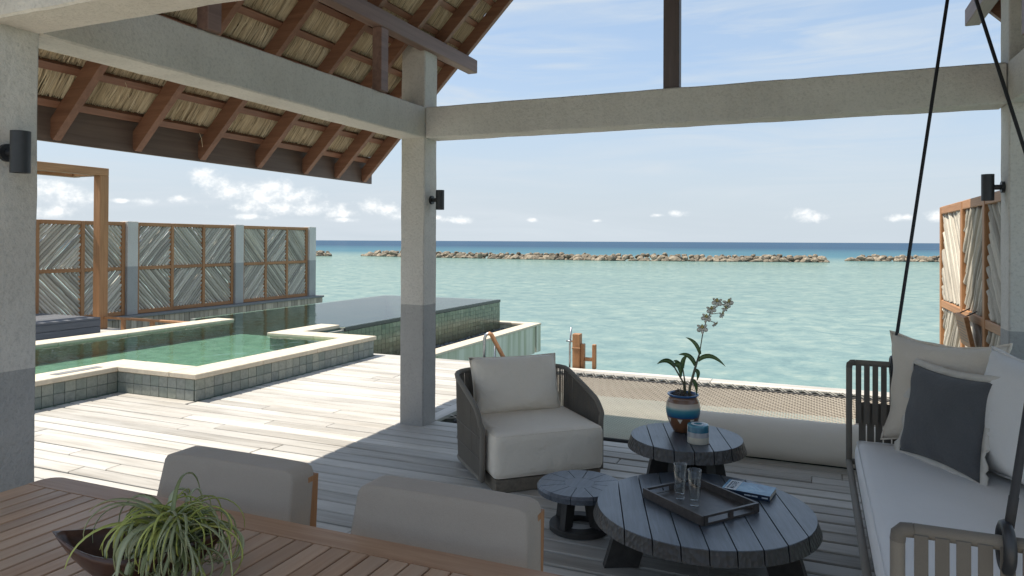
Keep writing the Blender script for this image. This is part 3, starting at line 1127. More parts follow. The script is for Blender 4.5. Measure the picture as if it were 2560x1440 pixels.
# overflow gutter with pebbles
b = MB()
b.box(-6.16, -5.885, 8.75, 15.3, -0.96, -0.35)
b.box(-7.0, -5.885, 15.42, 15.68, -0.96, -0.35)
b.build('gutter_wall', 'stained', pool)
coping_z = (-0.352, -0.305)
for i in range(6):
    y0, y1 = 8.75 + i * 1.155, 8.75 + (i + 1) * 1.155
    box_part('gutter_coping', 'cream', pool, -6.17, -5.87, y0 + 0.001, y1 - 0.001 if i < 5 else 15.68, *coping_z, 0.006)
box_part('gutter_coping', 'cream', pool, -7.0, -6.172, 15.40, 15.69, *coping_z, 0.006)
box_part('gutter_floor', 'cap', pool, -6.81, -6.16, 8.75, 15.4, -0.60, -0.55, 0)
PHI = (1 + 5 ** 0.5) / 2
ICO_V = [Vector(p).normalized() for p in ((-1, PHI, 0), (1, PHI, 0), (-1, -PHI, 0), (1, -PHI, 0), (0, -1, PHI), (0, 1, PHI), (0, -1, -PHI), (0, 1, -PHI),
                                          (PHI, 0, -1), (PHI, 0, 1), (-PHI, 0, -1), (-PHI, 0, 1))]
ICO_F = [(0, 11, 5), (0, 5, 1), (0, 1, 7), (0, 7, 10), (0, 10, 11), (1, 5, 9), (5, 11, 4), (11, 10, 2), (10, 7, 6), (7, 1, 8), (3, 9, 4), (3, 4, 2),
         (3, 2, 6), (3, 6, 8), (3, 8, 9), (4, 9, 5), (2, 4, 11), (6, 2, 10), (8, 6, 7), (9, 8, 1)]
b = MB()
for i in range(2600):
    c = Vector((random.uniform(-6.78, -6.2), random.uniform(9.3, 15.35), -0.49 + random.uniform(-0.02, 0.045)))
    s_ = random.uniform(0.022, 0.045)
    sc = Vector((random.uniform(0.8, 1.4), random.uniform(0.8, 1.4), 0.6)) * s_
    a = random.uniform(0, PI)
    ca, sa = math.cos(a), math.sin(a)
    b.add([(c.x + ca * p.x * sc.x - sa * p.y * sc.y, c.y + sa * p.x * sc.x + ca * p.y * sc.y, c.z + p.z * sc.z) for p in ICO_V], ICO_F)
o = b.build('pebbles', 'pebble', pool, smooth=True)
o['kind'] = 'stuff'
# skimmer lid in the coping
box_part('skimmer_lid', 'ledge', pool, -6.92, -6.82, 4.72, 5.22, 0.262, 0.2725, 0.001)

# pool water
b = MB()
for (x0, x1, y0, y1) in ((-9.05, -7.03, 3.2, 5.64), (-9.05, -5.97, 5.64, 8.14), (-9.05, -7.2, 8.14, 9.28), (-9.9, -7.2, 9.28, 9.36), (-9.96, -6.80, 9.36, 15.385)):
    b.add([(x0, y0, 0.236), (x1, y0, 0.236), (x1, y1, 0.236), (x0, y1, 0.236)], [(0, 1, 2, 3)])
tag(b.build('pool_water', 'pool_water'), 'clear green pool water brimming over the infinity edge', None, None, 'structure')

# ------------------------------------------------------------------ screens made of weathered sticks
def stick_mesh(seed):
    rg = np.random.default_rng(seed)
    bb = MB()
    pts, rad = [], []
    for i in range(7):
        t = i / 6
        pts.append((rg.normal(0, 0.035) if 0 < i < 6 else 0, rg.normal(0, 0.045) if 0 < i < 6 else 0, t))
        rad.append(0.5 * rg.uniform(0.86, 1.1))
    V, Fc = [], []
    for (px, py, pz), rr_ in zip(pts, rad):
        V += [(px + rr_ * math.cos(PI / 4 * j), py + rr_ * math.sin(PI / 4 * j), pz) for j in range(8)]
    for i in range(6):
        for j in range(8):
            Fc.append((i * 8 + j, i * 8 + (j + 1) % 8, i * 8 + 8 + (j + 1) % 8, i * 8 + 8 + j))
    Fc += [tuple(range(8))[::-1], tuple(range(48, 56))]
    bb.add(V, Fc)
    return bb.mesh('stick', [MT['stick']], True)


STICKS = [stick_mesh(i) for i in range(5)]


def fill_sticks(parent, X, y0, y1, z0, z1, up, dia, side):
    """diagonal sticks in the plane x = X; up = +1 runs up towards +y. Each stick is a part."""
    w, h = y1 - y0, z1 - z0
    ang = R(random.uniform(44, 48))
    d = Vector((0, math.cos(ang) * up, math.sin(ang)))
    nrm_ = Vector((0, -math.sin(ang) * up, math.cos(ang)))
    cen = Vector((X, (y0 + y1) / 2, (z0 + z1) / 2))
    reach = abs(nrm_.y) * w / 2 + abs(nrm_.z) * h / 2
    s_ = -reach + dia * 0.5
    while s_ < reach - dia * 0.3:
        p = cen + nrm_ * s_
        t0, t1 = -9, 9
        for (pc, dc, lo, hi) in ((p.y, d.y, y0 + 0.004, y1 - 0.004), (p.z, d.z, z0 + 0.004, z1 - 0.004)):
            a, c = (lo - pc) / dc, (hi - pc) / dc
            t0, t1 = max(t0, min(a, c)), min(t1, max(a, c))
        if t1 - t0 > 0.03:
            q = p + d * t0
            dd = dia * random.uniform(0.85, 1.15)
            dirn = (d + nrm_ * random.uniform(-0.012, 0.012)).normalized()
            Mx = frame_matrix(q, nrm_, Vector((1, 0, 0)))
            Mx = Matrix.Translation(q + Vector((side * random.uniform(-0.006, 0.016), 0, 0))) @ dirn.to_track_quat('Z', 'X').to_matrix().to_4x4() @ Matrix.Rotation(random.uniform(0, 6.28), 4, 'Z')
            Mx = Mx @ Matrix.Diagonal((dd, dd, t1 - t0, 1))
            link('stick', random.choice(STICKS), parent, Mx)
        s_ += dia * 0.97


def stick_screen(label, X, ys, z0, zm, z1, ups, side, dia, group):
    """ys: mullion centres; side: +1 seen from +x"""
    root = thing('stick_screen', label, 'screen', (X, ys[0], z0), 0, group)
    fw, fd = 0.075, 0.05
    y0, y1 = min(ys), max(ys)
    for i, yy in enumerate(sorted(ys)):
        box_part('mullion', 'teak', root, X - fd, X + fd, yy - fw / 2, yy + fw / 2, z0, z1 - 0.002, 0.006)
    srt = sorted(ys)
    for (za, zb, nm) in ((z1 - 0.075, z1, 'top_rail'), (zm - 0.035, zm + 0.035, 'middle_rail'), (z0, z0 + 0.075, 'bottom_rail')):
        for a, c in zip(srt[:-1], srt[1:]):
            box_part(nm, 'teak_y', root, X - fd + 0.004, X + fd - 0.004, a + fw / 2 + 0.001, c - fw / 2 - 0.001, za, zb, 0.005)
    for i, (a, c) in enumerate(zip(srt[:-1], srt[1:])):
        u = ups[i]
        for (za, zb, uu) in ((zm + 0.035, z1 - 0.075, u), (z0 + 0.075, zm - 0.035, -u)):
            fill_sticks(root, X - side * 0.005, a + fw / 2, c - fw / 2, za, zb, uu, dia, side)
    return root


FX = -13.0
G = 'stick screens beyond the pool'
PIL = [(7.42, 7.67), (10.39, 10.64), (13.35, 13.62), (16.10, 16.38)]
labels = ['stick lattice screen behind the sunbed, cut off by the column at the left edge',
          'middle stick lattice screen between two pale pillars behind the pool',
          'stick lattice screen at the seaward end, nearest the open sea']
for i in range(3):
    a, c = PIL[i][1] + 0.04, PIL[i + 1][0] - 0.04
    ys = [a, a + (c - a) / 3, a + 2 * (c - a) / 3, c]
    stick_screen(labels[i], FX, ys, 0.055, 1.005, 1.955, [(-1, 1, -1), (1, -1, 1), (-1, 1, -1)][i], 1, 0.062, G)
plabels = ['pale pillar hidden behind the column at the left edge', 'pale two-tone pillar standing between the sunbed screen and the middle screen',
           'pale two-tone pillar between the middle screen and the seaward screen', 'pale two-tone end pillar where the screens meet the open sea']
for (a, c), lb in zip(PIL, plabels):
    o = box_part('screen_pillar', 'plaster', None, FX - 0.12, FX + 0.11, a, c, 0.052, 1.972, 0.008)
    tag(o, lb, 'pillar', 'pillars between the stick screens')
ledge = thing('screen_ledge', 'grey ledge under the stick screens with a skirt of upright boards', 'ledge', (FX, 12, 0))
box_part('slab', 'ledge', ledge, FX - 0.2, FX + 0.27, 7.2, 16.55, 0.0, 0.05, 0.006)
y = 9.02
while y < 16.48:
    w = random.choice((0.128, 0.134, 0.14))
    box_part('skirt_board', 'skirt', ledge, FX + 0.205, FX + 0.232 + random.uniform(0, 0.006), y + 0.004, y + w - 0.004, -0.34, -0.002, 0.003)
    y += w
box_part('back_board', 'dark_wood', ledge, FX - 0.19, FX + 0.2, 7.2, 16.5, -0.34, -0.002, 0)

# the screen on the right, fixed to the column
SX = 1.215
scr = stick_screen('sunlit stick screen in orange timber frame joined to the right column', SX, [5.66, 6.31, 7.20, 8.30], 0.05, 1.0, 1.965, (1, -1, 1), -1, 0.062, None)

# small hanging board on that screen
sg = thing('hanging_board', 'small tilted timber board with faded lines hanging on the right stick screen', 'sign', (1.13, 6.6, 1.03))
Mx = frame_matrix(Vector((1.10, 6.63, 0.91)), Vector((0, -1, 0)), Vector((-0.20, 0, 1)))
b = MB()
b.box(-0.2, 0.2, -0.125, 0.125, -0.016, 0.016, 0.003, Mx)
b.build('board', 'teak_y', sg)
b = MB()
for i in range(7):
    x0 = -0.15
    while x0 < 0.13:
        w = random.uniform(0.02, 0.055)
        b.box(x0, min(0.15, x0 + w), 0.066 - i * 0.024, 0.075 - i * 0.024, 0.016, 0.0168, 0, Mx)
        x0 += w + 0.012
b.build('faded_lines', 'fascia', sg)
b = MB()
for xx in (-0.14, 0.14):
    q = Mx @ Vector((xx, 0.12, 0))
    b.tube([q, Vector((1.16, q.y, 1.075))], 0.005, 6)
b.build('hook', 'black', sg)

# ------------------------------------------------------------------ concrete frame of the pavilion
CW = 0.235
CX, CY = -3.098, 5.386          # near corner of the middle column (x max, y min)
BZ0, BZ1 = 2.487, 2.753


def column(x0, x1, y0, y1, ztop, label):
    o = rough_box('concrete_column', 'plaster', None, x0, x1, y0, y1, -0.04, ztop)
    return tag(o, label, 'column', 'rendered columns carrying the roof')


column(CX - CW, CX, CY, CY + 0.222, 3.318, 'square two-tone rendered column in the middle, beside the armchair')
column(CX - CW, CX, 1.83, 2.055, 3.318, 'square two-tone rendered column at the left edge, behind the dining table')
column(1.133, 1.133 + CW, CY, CY + 0.222, 3.318, 'square two-tone rendered column at the right edge, behind the swing sofa')
column(1.133, 1.133 + CW, 1.83, 2.055, 3.318, 'rendered column beside the near end of the swing sofa')


def beam(x0, x1, y0, y1, label, z0=BZ0, z1=BZ1):
    o = rough_box('concrete_beam', 'plaster', None, x0, x1, y0, y1, z0, z1)
    return tag(o, label, 'beam', 'rendered beams between the columns')


beam(CX - CW - 0.003, CX + 0.003, 2.058, CY - 0.003, 'grey rendered beam running from the left column to the middle column')
beam(CX + 0.004, 1.129, CY + 0.003, CY + 0.219, 'long grey rendered beam facing the sea, carrying the timber post')
beam(CX + 0.003, 1.129, 1.833, 2.052, 'pale rendered beam overhead in the top left corner')
beam(1.13, 1.133 + CW + 0.003, 2.058, CY - 0.003, 'grey rendered beam at the right edge above the swing sofa')

# ------------------------------------------------------------------ roof
roof = thing('thatched_roof', 'steep thatched roof with red-brown rafters, battens and straw underside', 'roof', (-1.0, 3, 2.2))
XE, XR = -4.25, -1.0
SL = 1.02
cosr = 1 / math.sqrt(1 + SL * SL)
zu = lambda X: 2.2 + SL * (X - XE)          # underside of the rafters on the left slope
RD = 0.108                                   # rafter depth, square to the slope
up_n = Vector((-SL * cosr, 0, cosr))        # outward normal of the left slope
along = Vector((cosr, 0, SL * cosr))
O = Vector((XE, 0, 2.2))
LEN = (XR - XE) / cosr


def slope_pt(s_, n_, y, right=False):
    p = O + along * s_ + up_n * n_
    X = p.x if not right else 2 * XR - p.x
    return (X, y, p.z)


def slope_box(bb, s0, s1, n0, n1, y0, y1, right=False, ch=0):
    vs = [slope_pt(s_, n_, y, right) for s_ in (s0, s1) for n_ in (n0, n1) for y in (y0, y1)]
    fs = [(0, 1, 3, 2), (4, 6, 7, 5), (0, 4, 5, 1), (2, 3, 7, 6), (0, 2, 6, 4), (1, 5, 7, 3)]
    if right:
        fs = [f[::-1] for f in fs]
    bb.add(vs, fs)


RY = [6.17, 5.72, 5.25, 4.66, 4.06, 3.50, 2.93, 2.36, 1.79, 1.22, 0.65]
for right in (False, True):
    for yy in RY:
        b = MB()
        slope_box(b, 0.7 if right else 0.0, LEN, 0, RD, yy - 0.025, yy + 0.025, right)  # unseen right eave and rear end cut short to admit more skylight
        b.build('rafter', 'rafter', roof)
    x = 0.16 if not right else 0.91
    while x < LEN - 0.05:
        b = MB()
        slope_box(b, x, x + 0.05, RD + 0.001, RD + 0.036, 0.62, 6.28, right)
        b.build('batten', 'rafter_y', roof)
        x += 0.25
    b = MB()
    s_ = 1 if not right else -1
    xa, xb = (XE - 0.05, XE - 0.022) if not right else (1.765, 1.793)
    zf = 2.192 if not right else 2.69
    b.box(xa, xb, 0.62, 6.33, zf, zf + 0.238)
    b.build('fascia_board', 'fascia', roof)
    b = MB()
    slope_box(b, 0.6 if right else -0.10, LEN + 0.42, RD + 0.135, RD + 0.30, 0.6, 6.34, right)
    b.build('thatch_cover', 'cover', roof)
# straw on the underside, one part per course
k = 0
x = 0.16
while x < LEN - 0.2:
    for right in (False, True):
        if right and x < 0.9:
            continue
        N = 2200 if not right else 240
        V, Fc = [], []
        for j in range(2 * N):
            fringe = j >= 1.5 * N
            under = N <= j < 1.5 * N
            y0 = random.uniform(0.9, 6.32)
            w = random.uniform(0.0017, 0.0033) * (1.0 if not right else 1.6)
            lean = random.gauss(0, 0.014)
            if not fringe:
                s1, n1 = x + 0.25 + 0.06, RD + 0.06 + random.uniform(0, 0.012)
                s0 = x + 0.052 + abs(random.gauss(0, 0.016))
                n0 = RD + 0.022 + random.uniform(0, 0.02)
                if under:
                    n0, n1, s0 = n0 + 0.022, n1 + 0.022, s0 - 0.012
                    w *= 2.0
                sm, nm = (s0 + s1) / 2, (n0 + n1) / 2 - random.uniform(0.002, 0.014)
            else:
                s0, n0 = x + 0.03 + random.uniform(0, 0.03), RD + 0.05 + random.uniform(0, 0.05)
                s1, n1 = s0 + random.uniform(0.05, 0.12), n0 + 0.03
                sm, nm = (s0 + s1) / 2, (n0 + n1) / 2 + 0.004
            base_ = len(V)
            for (s_, n_, yy) in ((s0, n0, y0 + lean), (sm, nm, y0 + lean * 0.6 + random.gauss(0, 0.003)), (s1, n1, y0)):
                V.append(slope_pt(s_, n_ - w, yy, right))
                V.append(slope_pt(s_, n_ + w * 0.6, yy - w, right))
                V.append(slope_pt(s_, n_ + w * 0.6, yy + w, right))
            for q in (0, 3):
                for (a, c) in ((0, 1), (1, 2), (2, 0)):
                    Fc.append((base_ + q + a, base_ + q + c, base_ + q + 3 + c, base_ + q + 3 + a))
        b = MB()
        b.add(V, Fc)
        o = b.build('thatch_course', 'thatch', roof)
        o['kind'] = 'stuff'
    x += 0.25
# a few loose straws
b = MB()
for (yy, s0) in ((3.98, 0.17), (4.7, 0.62), (5.55, 0.4), (3.2, 0.45), (5.0, 1.1)):
    p = Vector(slope_pt(s0, RD - 0.01, yy))
    b.tube([p, p + Vector((0.01, 0.01, -0.04)), p + Vector((0.005, 0.025, -0.10))], 0.0022, 4)
b.build('loose_straw', 'thatch', roof)
# purlins, struts, king post, ridge
for sgn, px in ((1, -3.05), (-1, 1.05)):
    xa, xb = (px - 0.10, px) if sgn == 1 else (px, px + 0.10)
    box_part('purlin', 'purlin', roof, xa, xb, 0.62, 6.33, 3.245, 3.375, 0.006)
    for yy in (4.70, 3.0):
        box_part('strut', 'purlin', roof, xa + 0.008, xb - 0.008, yy - 0.05, yy + 0.05, BZ1 + 0.001, 3.244, 0.004)
box_part('king_post', 'post', roof, -1.057, -0.938, 5.43, 5.53, BZ1 + 0.001, 5.42, 0.005)
box_part('ridge_beam', 'purlin', roof, -1.05, -0.95, 0.62, 6.3, 5.42, 5.56, 0.006)
# unseen pale floor added behind the camera, bouncing warm sunlight under the roof
o = box_part('rear_bounce_floor', 'cream', None, -7.0, 5.0, -7.0, 0.19, -0.05, -0.001, 0.0)
tag(o, 'pale floor out of view beyond the dining table, added to reflect sunlight', None, None, 'structure')

# ------------------------------------------------------------------ wall lamps
def wall_lamp(c, wall_dir, label):
    """c = centre of the cylinder; wall_dir = direction from the cylinder towards the wall"""
    t = thing('wall_lamp', label, 'lamp', c, 0, 'black cylinder lamps on the columns')
    c, w = Vector(c), Vector(wall_dir)
    b = MB()
    r, h = 0.037, 0.0855
    b.lathe([(r * 0.82, -h + 0.012), (r * 0.84, -h), (r, -h), (r, h), (r * 0.84, h), (r * 0.82, h - 0.012)], 28, c)
    b.build('lamp_body', 'black', t, smooth=True, auto=40)
    b = MB()
    b.lathe([(r * 0.82, -h + 0.013), (0.0, -h + 0.013)], 24, c)
    b.lathe([(0.0, h - 0.013), (r * 0.82, h - 0.013)], 24, c)
    b.build('lamp_glass', 'skylamp', t)
    b = MB()
    b.tube([c + w * 0.03, c + w * 0.078], 0.017, 14)
    b.tube([c + w * 0.072, c + w * 0.092], 0.037, 24)
    b.build('wall_bracket', 'black', t, smooth=True, auto=40)


wall_lamp((-3.006, 1.92, 1.957), (-1, 0, 0), 'black cylinder wall lamp on the left column above the dining table')
wall_lamp((-3.006, 5.50, 1.957), (-1, 0, 0), 'black cylinder wall lamp on the middle column above the armchair')
wall_lamp((1.041, 5.50, 1.965), (1, 0, 0), 'black cylinder wall lamp on the right column above the stick screen')

# ------------------------------------------------------------------ pergola, sunbed, hand rails
pg = thing('pergola', 'orange-brown timber pergola frame over the grey sunbed', 'pergola', (-11.75, 8.9, 0))
for (px, py) in ((-11.755, 8.93), (-11.755, 5.6), (-12.5, 5.6)):
    box_part('post', 'teak', pg, px - 0.085, px + 0.085, py - 0.085, py + 0.085, 0.001, 2.73, 0.006)
for px in (-11.755, -12.5):
    box_part('beam', 'teak_y', pg, px - 0.085, px + 0.085, 5.4, 9.015, 2.731, 2.87, 0.006)
for py in (8.93, 5.6):
    box_part('crossbeam', 'teak', pg, -12.414, -11.841, py - 0.07, py + 0.07, 2.735, 2.865, 0.006)
y = 5.75
while y < 8.75:
    box_part('canopy_slat', 'teak', pg, -12.41, -11.845, y, y + 0.11, 2.80, 2.83, 0.003)
    y += 0.2

sb = thing('sunbed', 'low dark grey slatted sunbed under the pergola beside the pool', 'sunbed', (-11.8, 7, 0))
for i in range(11):
    xa = -12.45 + i * 0.135
    box_part('slat', 'sunbed', sb, xa + 0.003, xa + 0.132, 5.45, 8.34, 0.265, 0.30, 0.004)
for (za, zb) in ((0.155, 0.262), (0.03, 0.15)):
    box_part('side_board', 'sunbed', sb, -11.0, -10.965, 5.45, 8.34, za, zb, 0.005)
    box_part('end_board', 'sunbed', sb, -12.45, -11.002, 8.305, 8.34, za, zb, 0.005)
box_part('back_board', 'sunbed', sb, -12.45, -12.415, 5.45, 8.30, 0.03, 0.262, 0.005)

hr = thing('terrace_handrail', 'low brown timber handrail beside the pergola post', 'railing', (-10.9, 9.0, 0))
Pa, Pb = Vector((-11.62, 8.95, 0.205)), Vector((-9.6, 8.98, 0.205))
b = MB()
b.box(-11.66, -9.5, 8.925, 8.985, 0.185, 0.225, 0.006)
b.build('handrail', 'teak', hr)
for xx in (-11.2, -10.5, -9.8):
    box_part('baluster', 'teak', hr, xx - 0.045, xx + 0.045, 8.935, 8.975, 0.001, 0.184, 0.003)

# ladder rail and post at the seaward edge of the deck
lr = thing('ladder_handrail', 'bent ladder handrail with timber grip at the deck edge beside the gutter wall', 'handrail', (-4.1, 8.75, 0))
b = MB()
b.tube([(-4.15, 8.88, -1.2), (-4.15, 8.88, 0.27), (-4.135, 8.885, 0.315), (-4.10, 8.89, 0.335), (-4.07, 8.90, 0.325)], 0.022, 10)
b.build('steel_tube', 'steel', lr, smooth=True)
b = MB()
b.tube([(-4.10, 8.89, 0.34), (-4.06, 8.90, 0.325), (-3.86, 8.93, -0.03), (-3.55, 8.98, -0.55)], 0.03, 10)
b.build('timber_grip', 'teak', lr, smooth=True)
b = MB()
b.tube([(-4.005, 8.905, 0.20), (-4.01, 8.90, -0.5)], 0.013, 8)
b.build('brace', 'steel', lr, smooth=True)

lp = thing('landing_post', 'square orange timber post with a side arm at the deck edge above the lagoon', 'post', (-2.77, 8.75, 0))
box_part('post', 'teak', lp, -2.835, -2.735, 8.70, 8.80, -1.2, 0.425, 0.005)
box_part('post_cap', 'teak', lp, -2.842, -2.728, 8.693, 8.807, 0.235, 0.252, 0.003)
box_part('side_plate', 'teak', lp, -2.733, -2.685, 8.715, 8.785, -0.6, 0.30, 0.005)
box_part('arm', 'teak', lp, -2.684, -2.585, 8.73, 8.77, 0.085, 0.13, 0.004)
box_part('grip', 'teak', lp, -2.583, -2.535, 8.725, 8.775, -0.01, 0.30, 0.006)
b = MB()
b.tube([(-2.885, 8.75, -1.0), (-2.885, 8.75, 0.28), (-2.865, 8.75, 0.50)], 0.012, 8)
b.tube([(-2.93, 8.75, 0.325), (-2.84, 8.75, 0.322)], 0.012, 8)
b.build('steel_pipe', 'steel', lp, smooth=True)

# ------------------------------------------------------------------ breakwaters
def rock_mesh(seed):
    rg = np.random.default_rng(seed)
    vs, fs = [tuple(p) for p in ICO_V], list(ICO_F)
    mid = {}
    V = [Vector(p) for p in vs]
    nf = []
    def m_(a, c):
        key = (min(a, c), max(a, c))
        if key not in mid:
            mid[key] = len(V)
            V.append(((V[a] + V[c]) / 2).normalized())
        return mid[key]
    for (a, c, d) in fs:
        x_, y_, z_ = m_(a, c), m_(c, d), m_(d, a)
        nf += [(a, x_, z_), (c, y_, x_), (d, z_, y_), (x_, y_, z_)]
    cuts = [(Vector(rg.normal(0, 1, 3)).normalized(), rg.uniform(0.55, 0.85)) for _ in range(9)]
    out = []
    for p in V:
        q = p.copy()
        for (nv, dd) in cuts:
            e = q.dot(nv) - dd
            if e > 0:
                q -= nv * e
        q *= 1 + rg.normal(0, 0.025)
        out.append(tuple(q))
    me = bpy.data.meshes.new('rock')
    me.from_pydata(out, [], nf)
    me.materials.append(MT['rock'])
    return me


ROCKS = [rock_mesh(i) for i in range(9)]


def breakwater(label, path, ends):
    root = thing('breakwater', label, 'breakwater', (path[0][0], path[0][1], -1.4), 0, 'stone breakwaters across the lagoon')
    pts = [Vector((p[0], p[1], 0)) for p in path]
    seg = [(pts[i + 1] - pts[i]).length for i in range(len(pts) - 1)]
    L = sum(seg)
    def at(s_):
        s_ = max(0, min(L - 1e-4, s_))
        for i, q in enumerate(seg):
            if s_ <= q:
                return pts[i].lerp(pts[i + 1], s_ / q)
            s_ -= q
        return pts[-1]
    for (row, z, back, r0, r1, stp) in ((0, -1.45, 0.0, 0.5, 1.05, 0.98), (1, -1.02, 0.7, 0.45, 0.8, 0.95), (2, -0.68, 1.5, 0.35, 0.58, 0.9)):
        s_ = (0.3, 1.2, 2.4)[row] if ends[0] else 0
        stop = L - ((0.3, 1.2, 2.4)[row] if ends[1] else 0)
        while s_ < stop:
            c = at(s_)
            r = random.uniform(r0, r1)
            Mx = Matrix.Translation((c.x + random.uniform(-0.2, 0.2), c.y + back + random.uniform(-0.3, 0.3), z + random.uniform(-0.15, 0.12)))
            Mx = Mx @ Matrix.Rotation(random.uniform(0, 6.28), 4, 'Z') @ Matrix.Rotation(random.uniform(-0.5, 0.5), 4, 'X') @ Matrix.Rotation(random.uniform(-0.5, 0.5), 4, 'Y')
            Mx = Mx @ Matrix.Diagonal((r * random.uniform(0.9, 1.4), r, r * random.uniform(0.65, 0.95), 1))
            link('rock', random.choice(ROCKS), root, Mx)
            s_ += stp * random.uniform(0.8, 1.2)


breakwater('short end of a stone breakwater beside the seaward screen pillar', [(-96, 112.5), (-83.2, 110.6)], (False, True))
breakwater('long low breakwater of tan boulders crossing the middle of the lagoon', [(-80, 116), (-62, 112.5), (-46.5, 110.2), (-30.5, 109.5), (-14, 114), (2.7, 119)], (True, True))
breakwater('low boulder breakwater on the right, beyond the gap', [(5.0, 130), (19, 131.5), (33, 133)], (True, False))
# ================================================================== OBJECTS
# ------------------------------------------------------------------ net over the water
net = thing('overwater_net', 'wide beige rope net stretched over the water beyond the tables', 'net', (-0.6, 7.0, -0.02))
nx0, nx1, ny0, ny1 = -2.97, 1.8, 5.72, 8.24


def sag(x, y):
    u = min(1, max(0, (x - nx0) / (nx1 - nx0)))
    v = min(1, max(0, (y - ny0) / (ny1 - ny0)))
    return -0.022 - 0.07 * (math.sin(PI * u) ** 0.6) * (math.sin(PI * v) ** 0.8)


b = MB()
cell = 0.052
V, Fc = [], []
hw = 0.0078
for d in (1, -1):
    c = nx0 - (ny1 - ny0)
    i = 0
    while c < nx1 + (ny1 - ny0):
        # line x = c + d*(y-ny0) style diagonals
        ya, yb = ny0, ny1
        pts = []
        for k in range(15):
            y = ya + (yb - ya) * k / 14
            x = c + 0.9 * (y - ny0) if d > 0 else c + (ny1 - ny0) - 0.9 * (y - ny0)
            pts.append((x, y))
        # clip in x
        seq = [(x, y) for x, y in pts if nx0 <= x <= nx1]
        if len(seq) >= 2:
            base_ = len(V)
            for (x, y) in seq:
                z = sag(x, y) + 0.003 * d
                V += [(x - hw, y + hw * d, z), (x, y, z + 0.0035), (x + hw, y - hw * d, z)]
            for k in range(len(seq) - 1):
                q = base_ + 3 * k
                Fc += [(q, q + 1, q + 4, q + 3), (q + 1, q + 2, q + 5, q + 4), (q + 2, q, q + 3, q + 5)]
        c += cell
        i += 1
b.add(V, Fc)
o = b.build('net_mesh', 'net', net)
o['kind'] = 'stuff'
b = MB()
for (p, q) in (((nx0, ny1), (nx1, ny1)), ((nx0, ny0), (nx1, ny0)), ((nx0, ny0), (nx0, ny1)), ((nx1, ny0), (nx1, ny1))):
    a = Vector((p[0], p[1], -0.02)); c = Vector((q[0], q[1], -0.02))
    b.tube([a, c], 0.016, 8)
b.build('border_rope', 'rope_dark', net)
b = MB()
b.box(nx0, nx1, ny1 - 0.035, ny1 + 0.012, -0.034, -0.024)
b.box(nx0 - 0.01, nx0 + 0.04, ny0, ny1, -0.034, -0.024)
b.build('border_webbing', 'rope_dark', net)
b = MB()
pts = []
x = nx0
i = 0
while x < nx1:
    pts.append((x, ny1 + (0.0 if i % 2 else 0.125), -0.004 if i % 2 else 0.004))
    x += 0.062
    i += 1
b.tube(pts, 0.0045, 5)
pts = [(p[0] + 0.03, p[1], p[2] + 0.004) for p in pts]
b.tube(pts, 0.0045, 5)
i = 0
y = ny0
pts = []
while y < ny1:
    pts.append((nx0 - (0.0 if i % 2 else 0.11), y, 0.0))
    y += 0.07
    i += 1
b.tube(pts, 0.0045, 5)
b.build('lacing', 'lace', net)

bo = thing('bolster', 'long round grey-beige bolster lying along the near edge of the net', 'bolster', (-0.2, 5.65, 0))
b = MB()
prof = [(0.0, 0.0), (0.085, 0.002), (0.13, 0.012), (0.147, 0.035), (0.15, 0.10)]
L = 1.62
full = prof + [(0.15 + 0.001 * math.sin(k * 1.9), L * k / 14) for k in range(2, 13)] + [(r, L - z) for r, z in prof[::-1]]
bb = MB()
bb.lathe(full, 36)
Mx = frame_matrix(Vector((-0.98, 5.65, 0.151)), Vector((0, 1, 0)), Vector((0, 0, 1)))
b.add(xf(bb.v, Mx), bb.f)
b.build('cover', 'bolster', bo, smooth=True)
for xx in (0.03, L - 0.035):
    b = MB()
    b.tube([Mx @ Vector((0.149 * math.cos(a * PI / 16), 0.149 * math.sin(a * PI / 16), xx)) for a in range(32)], 0.004, 6, closed=True)
    b.build('piping', 'bolster', bo, smooth=True)

np_ = thing('net_pillow', 'small taupe pillow with pale edge lying on the net behind the swing sofa', 'pillow', (0.36, 6.3, 0))
vs, fs, outl = pillow(0.42, 0.42, 0.13, 12, 0.08, 3)
Mx = frame_matrix(Vector((0.44, 6.32, 0.11)), Vector((0.75, -0.6, 0.1)), Vector((0.4, 0.6, 0.42)))
b = MB()
b.add(xf(vs, Mx), fs)
b.build('pillow_cover', 'chair_fab', np_, smooth=True)
b = MB()
b.tube(xf(outl, Mx), 0.006, 5, closed=True)
b.build('piping', 'trim', np_, smooth=True)

# ------------------------------------------------------------------ armchair
ea = R(43)
E1 = Vector((math.cos(ea), math.sin(ea), 0))
B1 = Vector((-math.sin(ea), math.cos(ea), 0))
AM = frame_matrix(Vector((-1.845, 4.10, 0)), E1, B1)
ac = thing('armchair', 'low off-white lounge armchair with dark cord-woven arms beside the middle column', 'armchair', AM @ Vector((0.39, 0.4, 0)))
box_part('plinth', 'plinth', ac, 0.02, 0.76, 0.03, 0.78, 0.001, 0.086, 0.004, AM)
vs, fs = rounded_box(0.388, 0.37, 0.143, 0.045, 16, 0.003)
b = MB()
b.add(xf(vs, AM @ Matrix.Translation((0.39, 0.372, 0.232))), fs)
o = b.build('seat_cushion', 'cushion', ac, smooth=True)


def piping_loop(parent, mat, hx, hy, z, rc, Mx, rad=0.0032):
    ring = []
    for (sx, sy, a0) in ((1, 1, 0), (-1, 1, 90), (-1, -1, 180), (1, -1, 270)):
        for q in range(5):
            a = R(a0 + 22.5 * q)
            ring.append(Mx @ Vector((sx * (hx - rc) + rc * math.cos(a), sy * (hy - rc) + rc * math.sin(a), z)))
    bb = MB()
    bb.tube(ring, rad, 6, closed=True)
    return bb.build('piping', mat, parent, smooth=True)


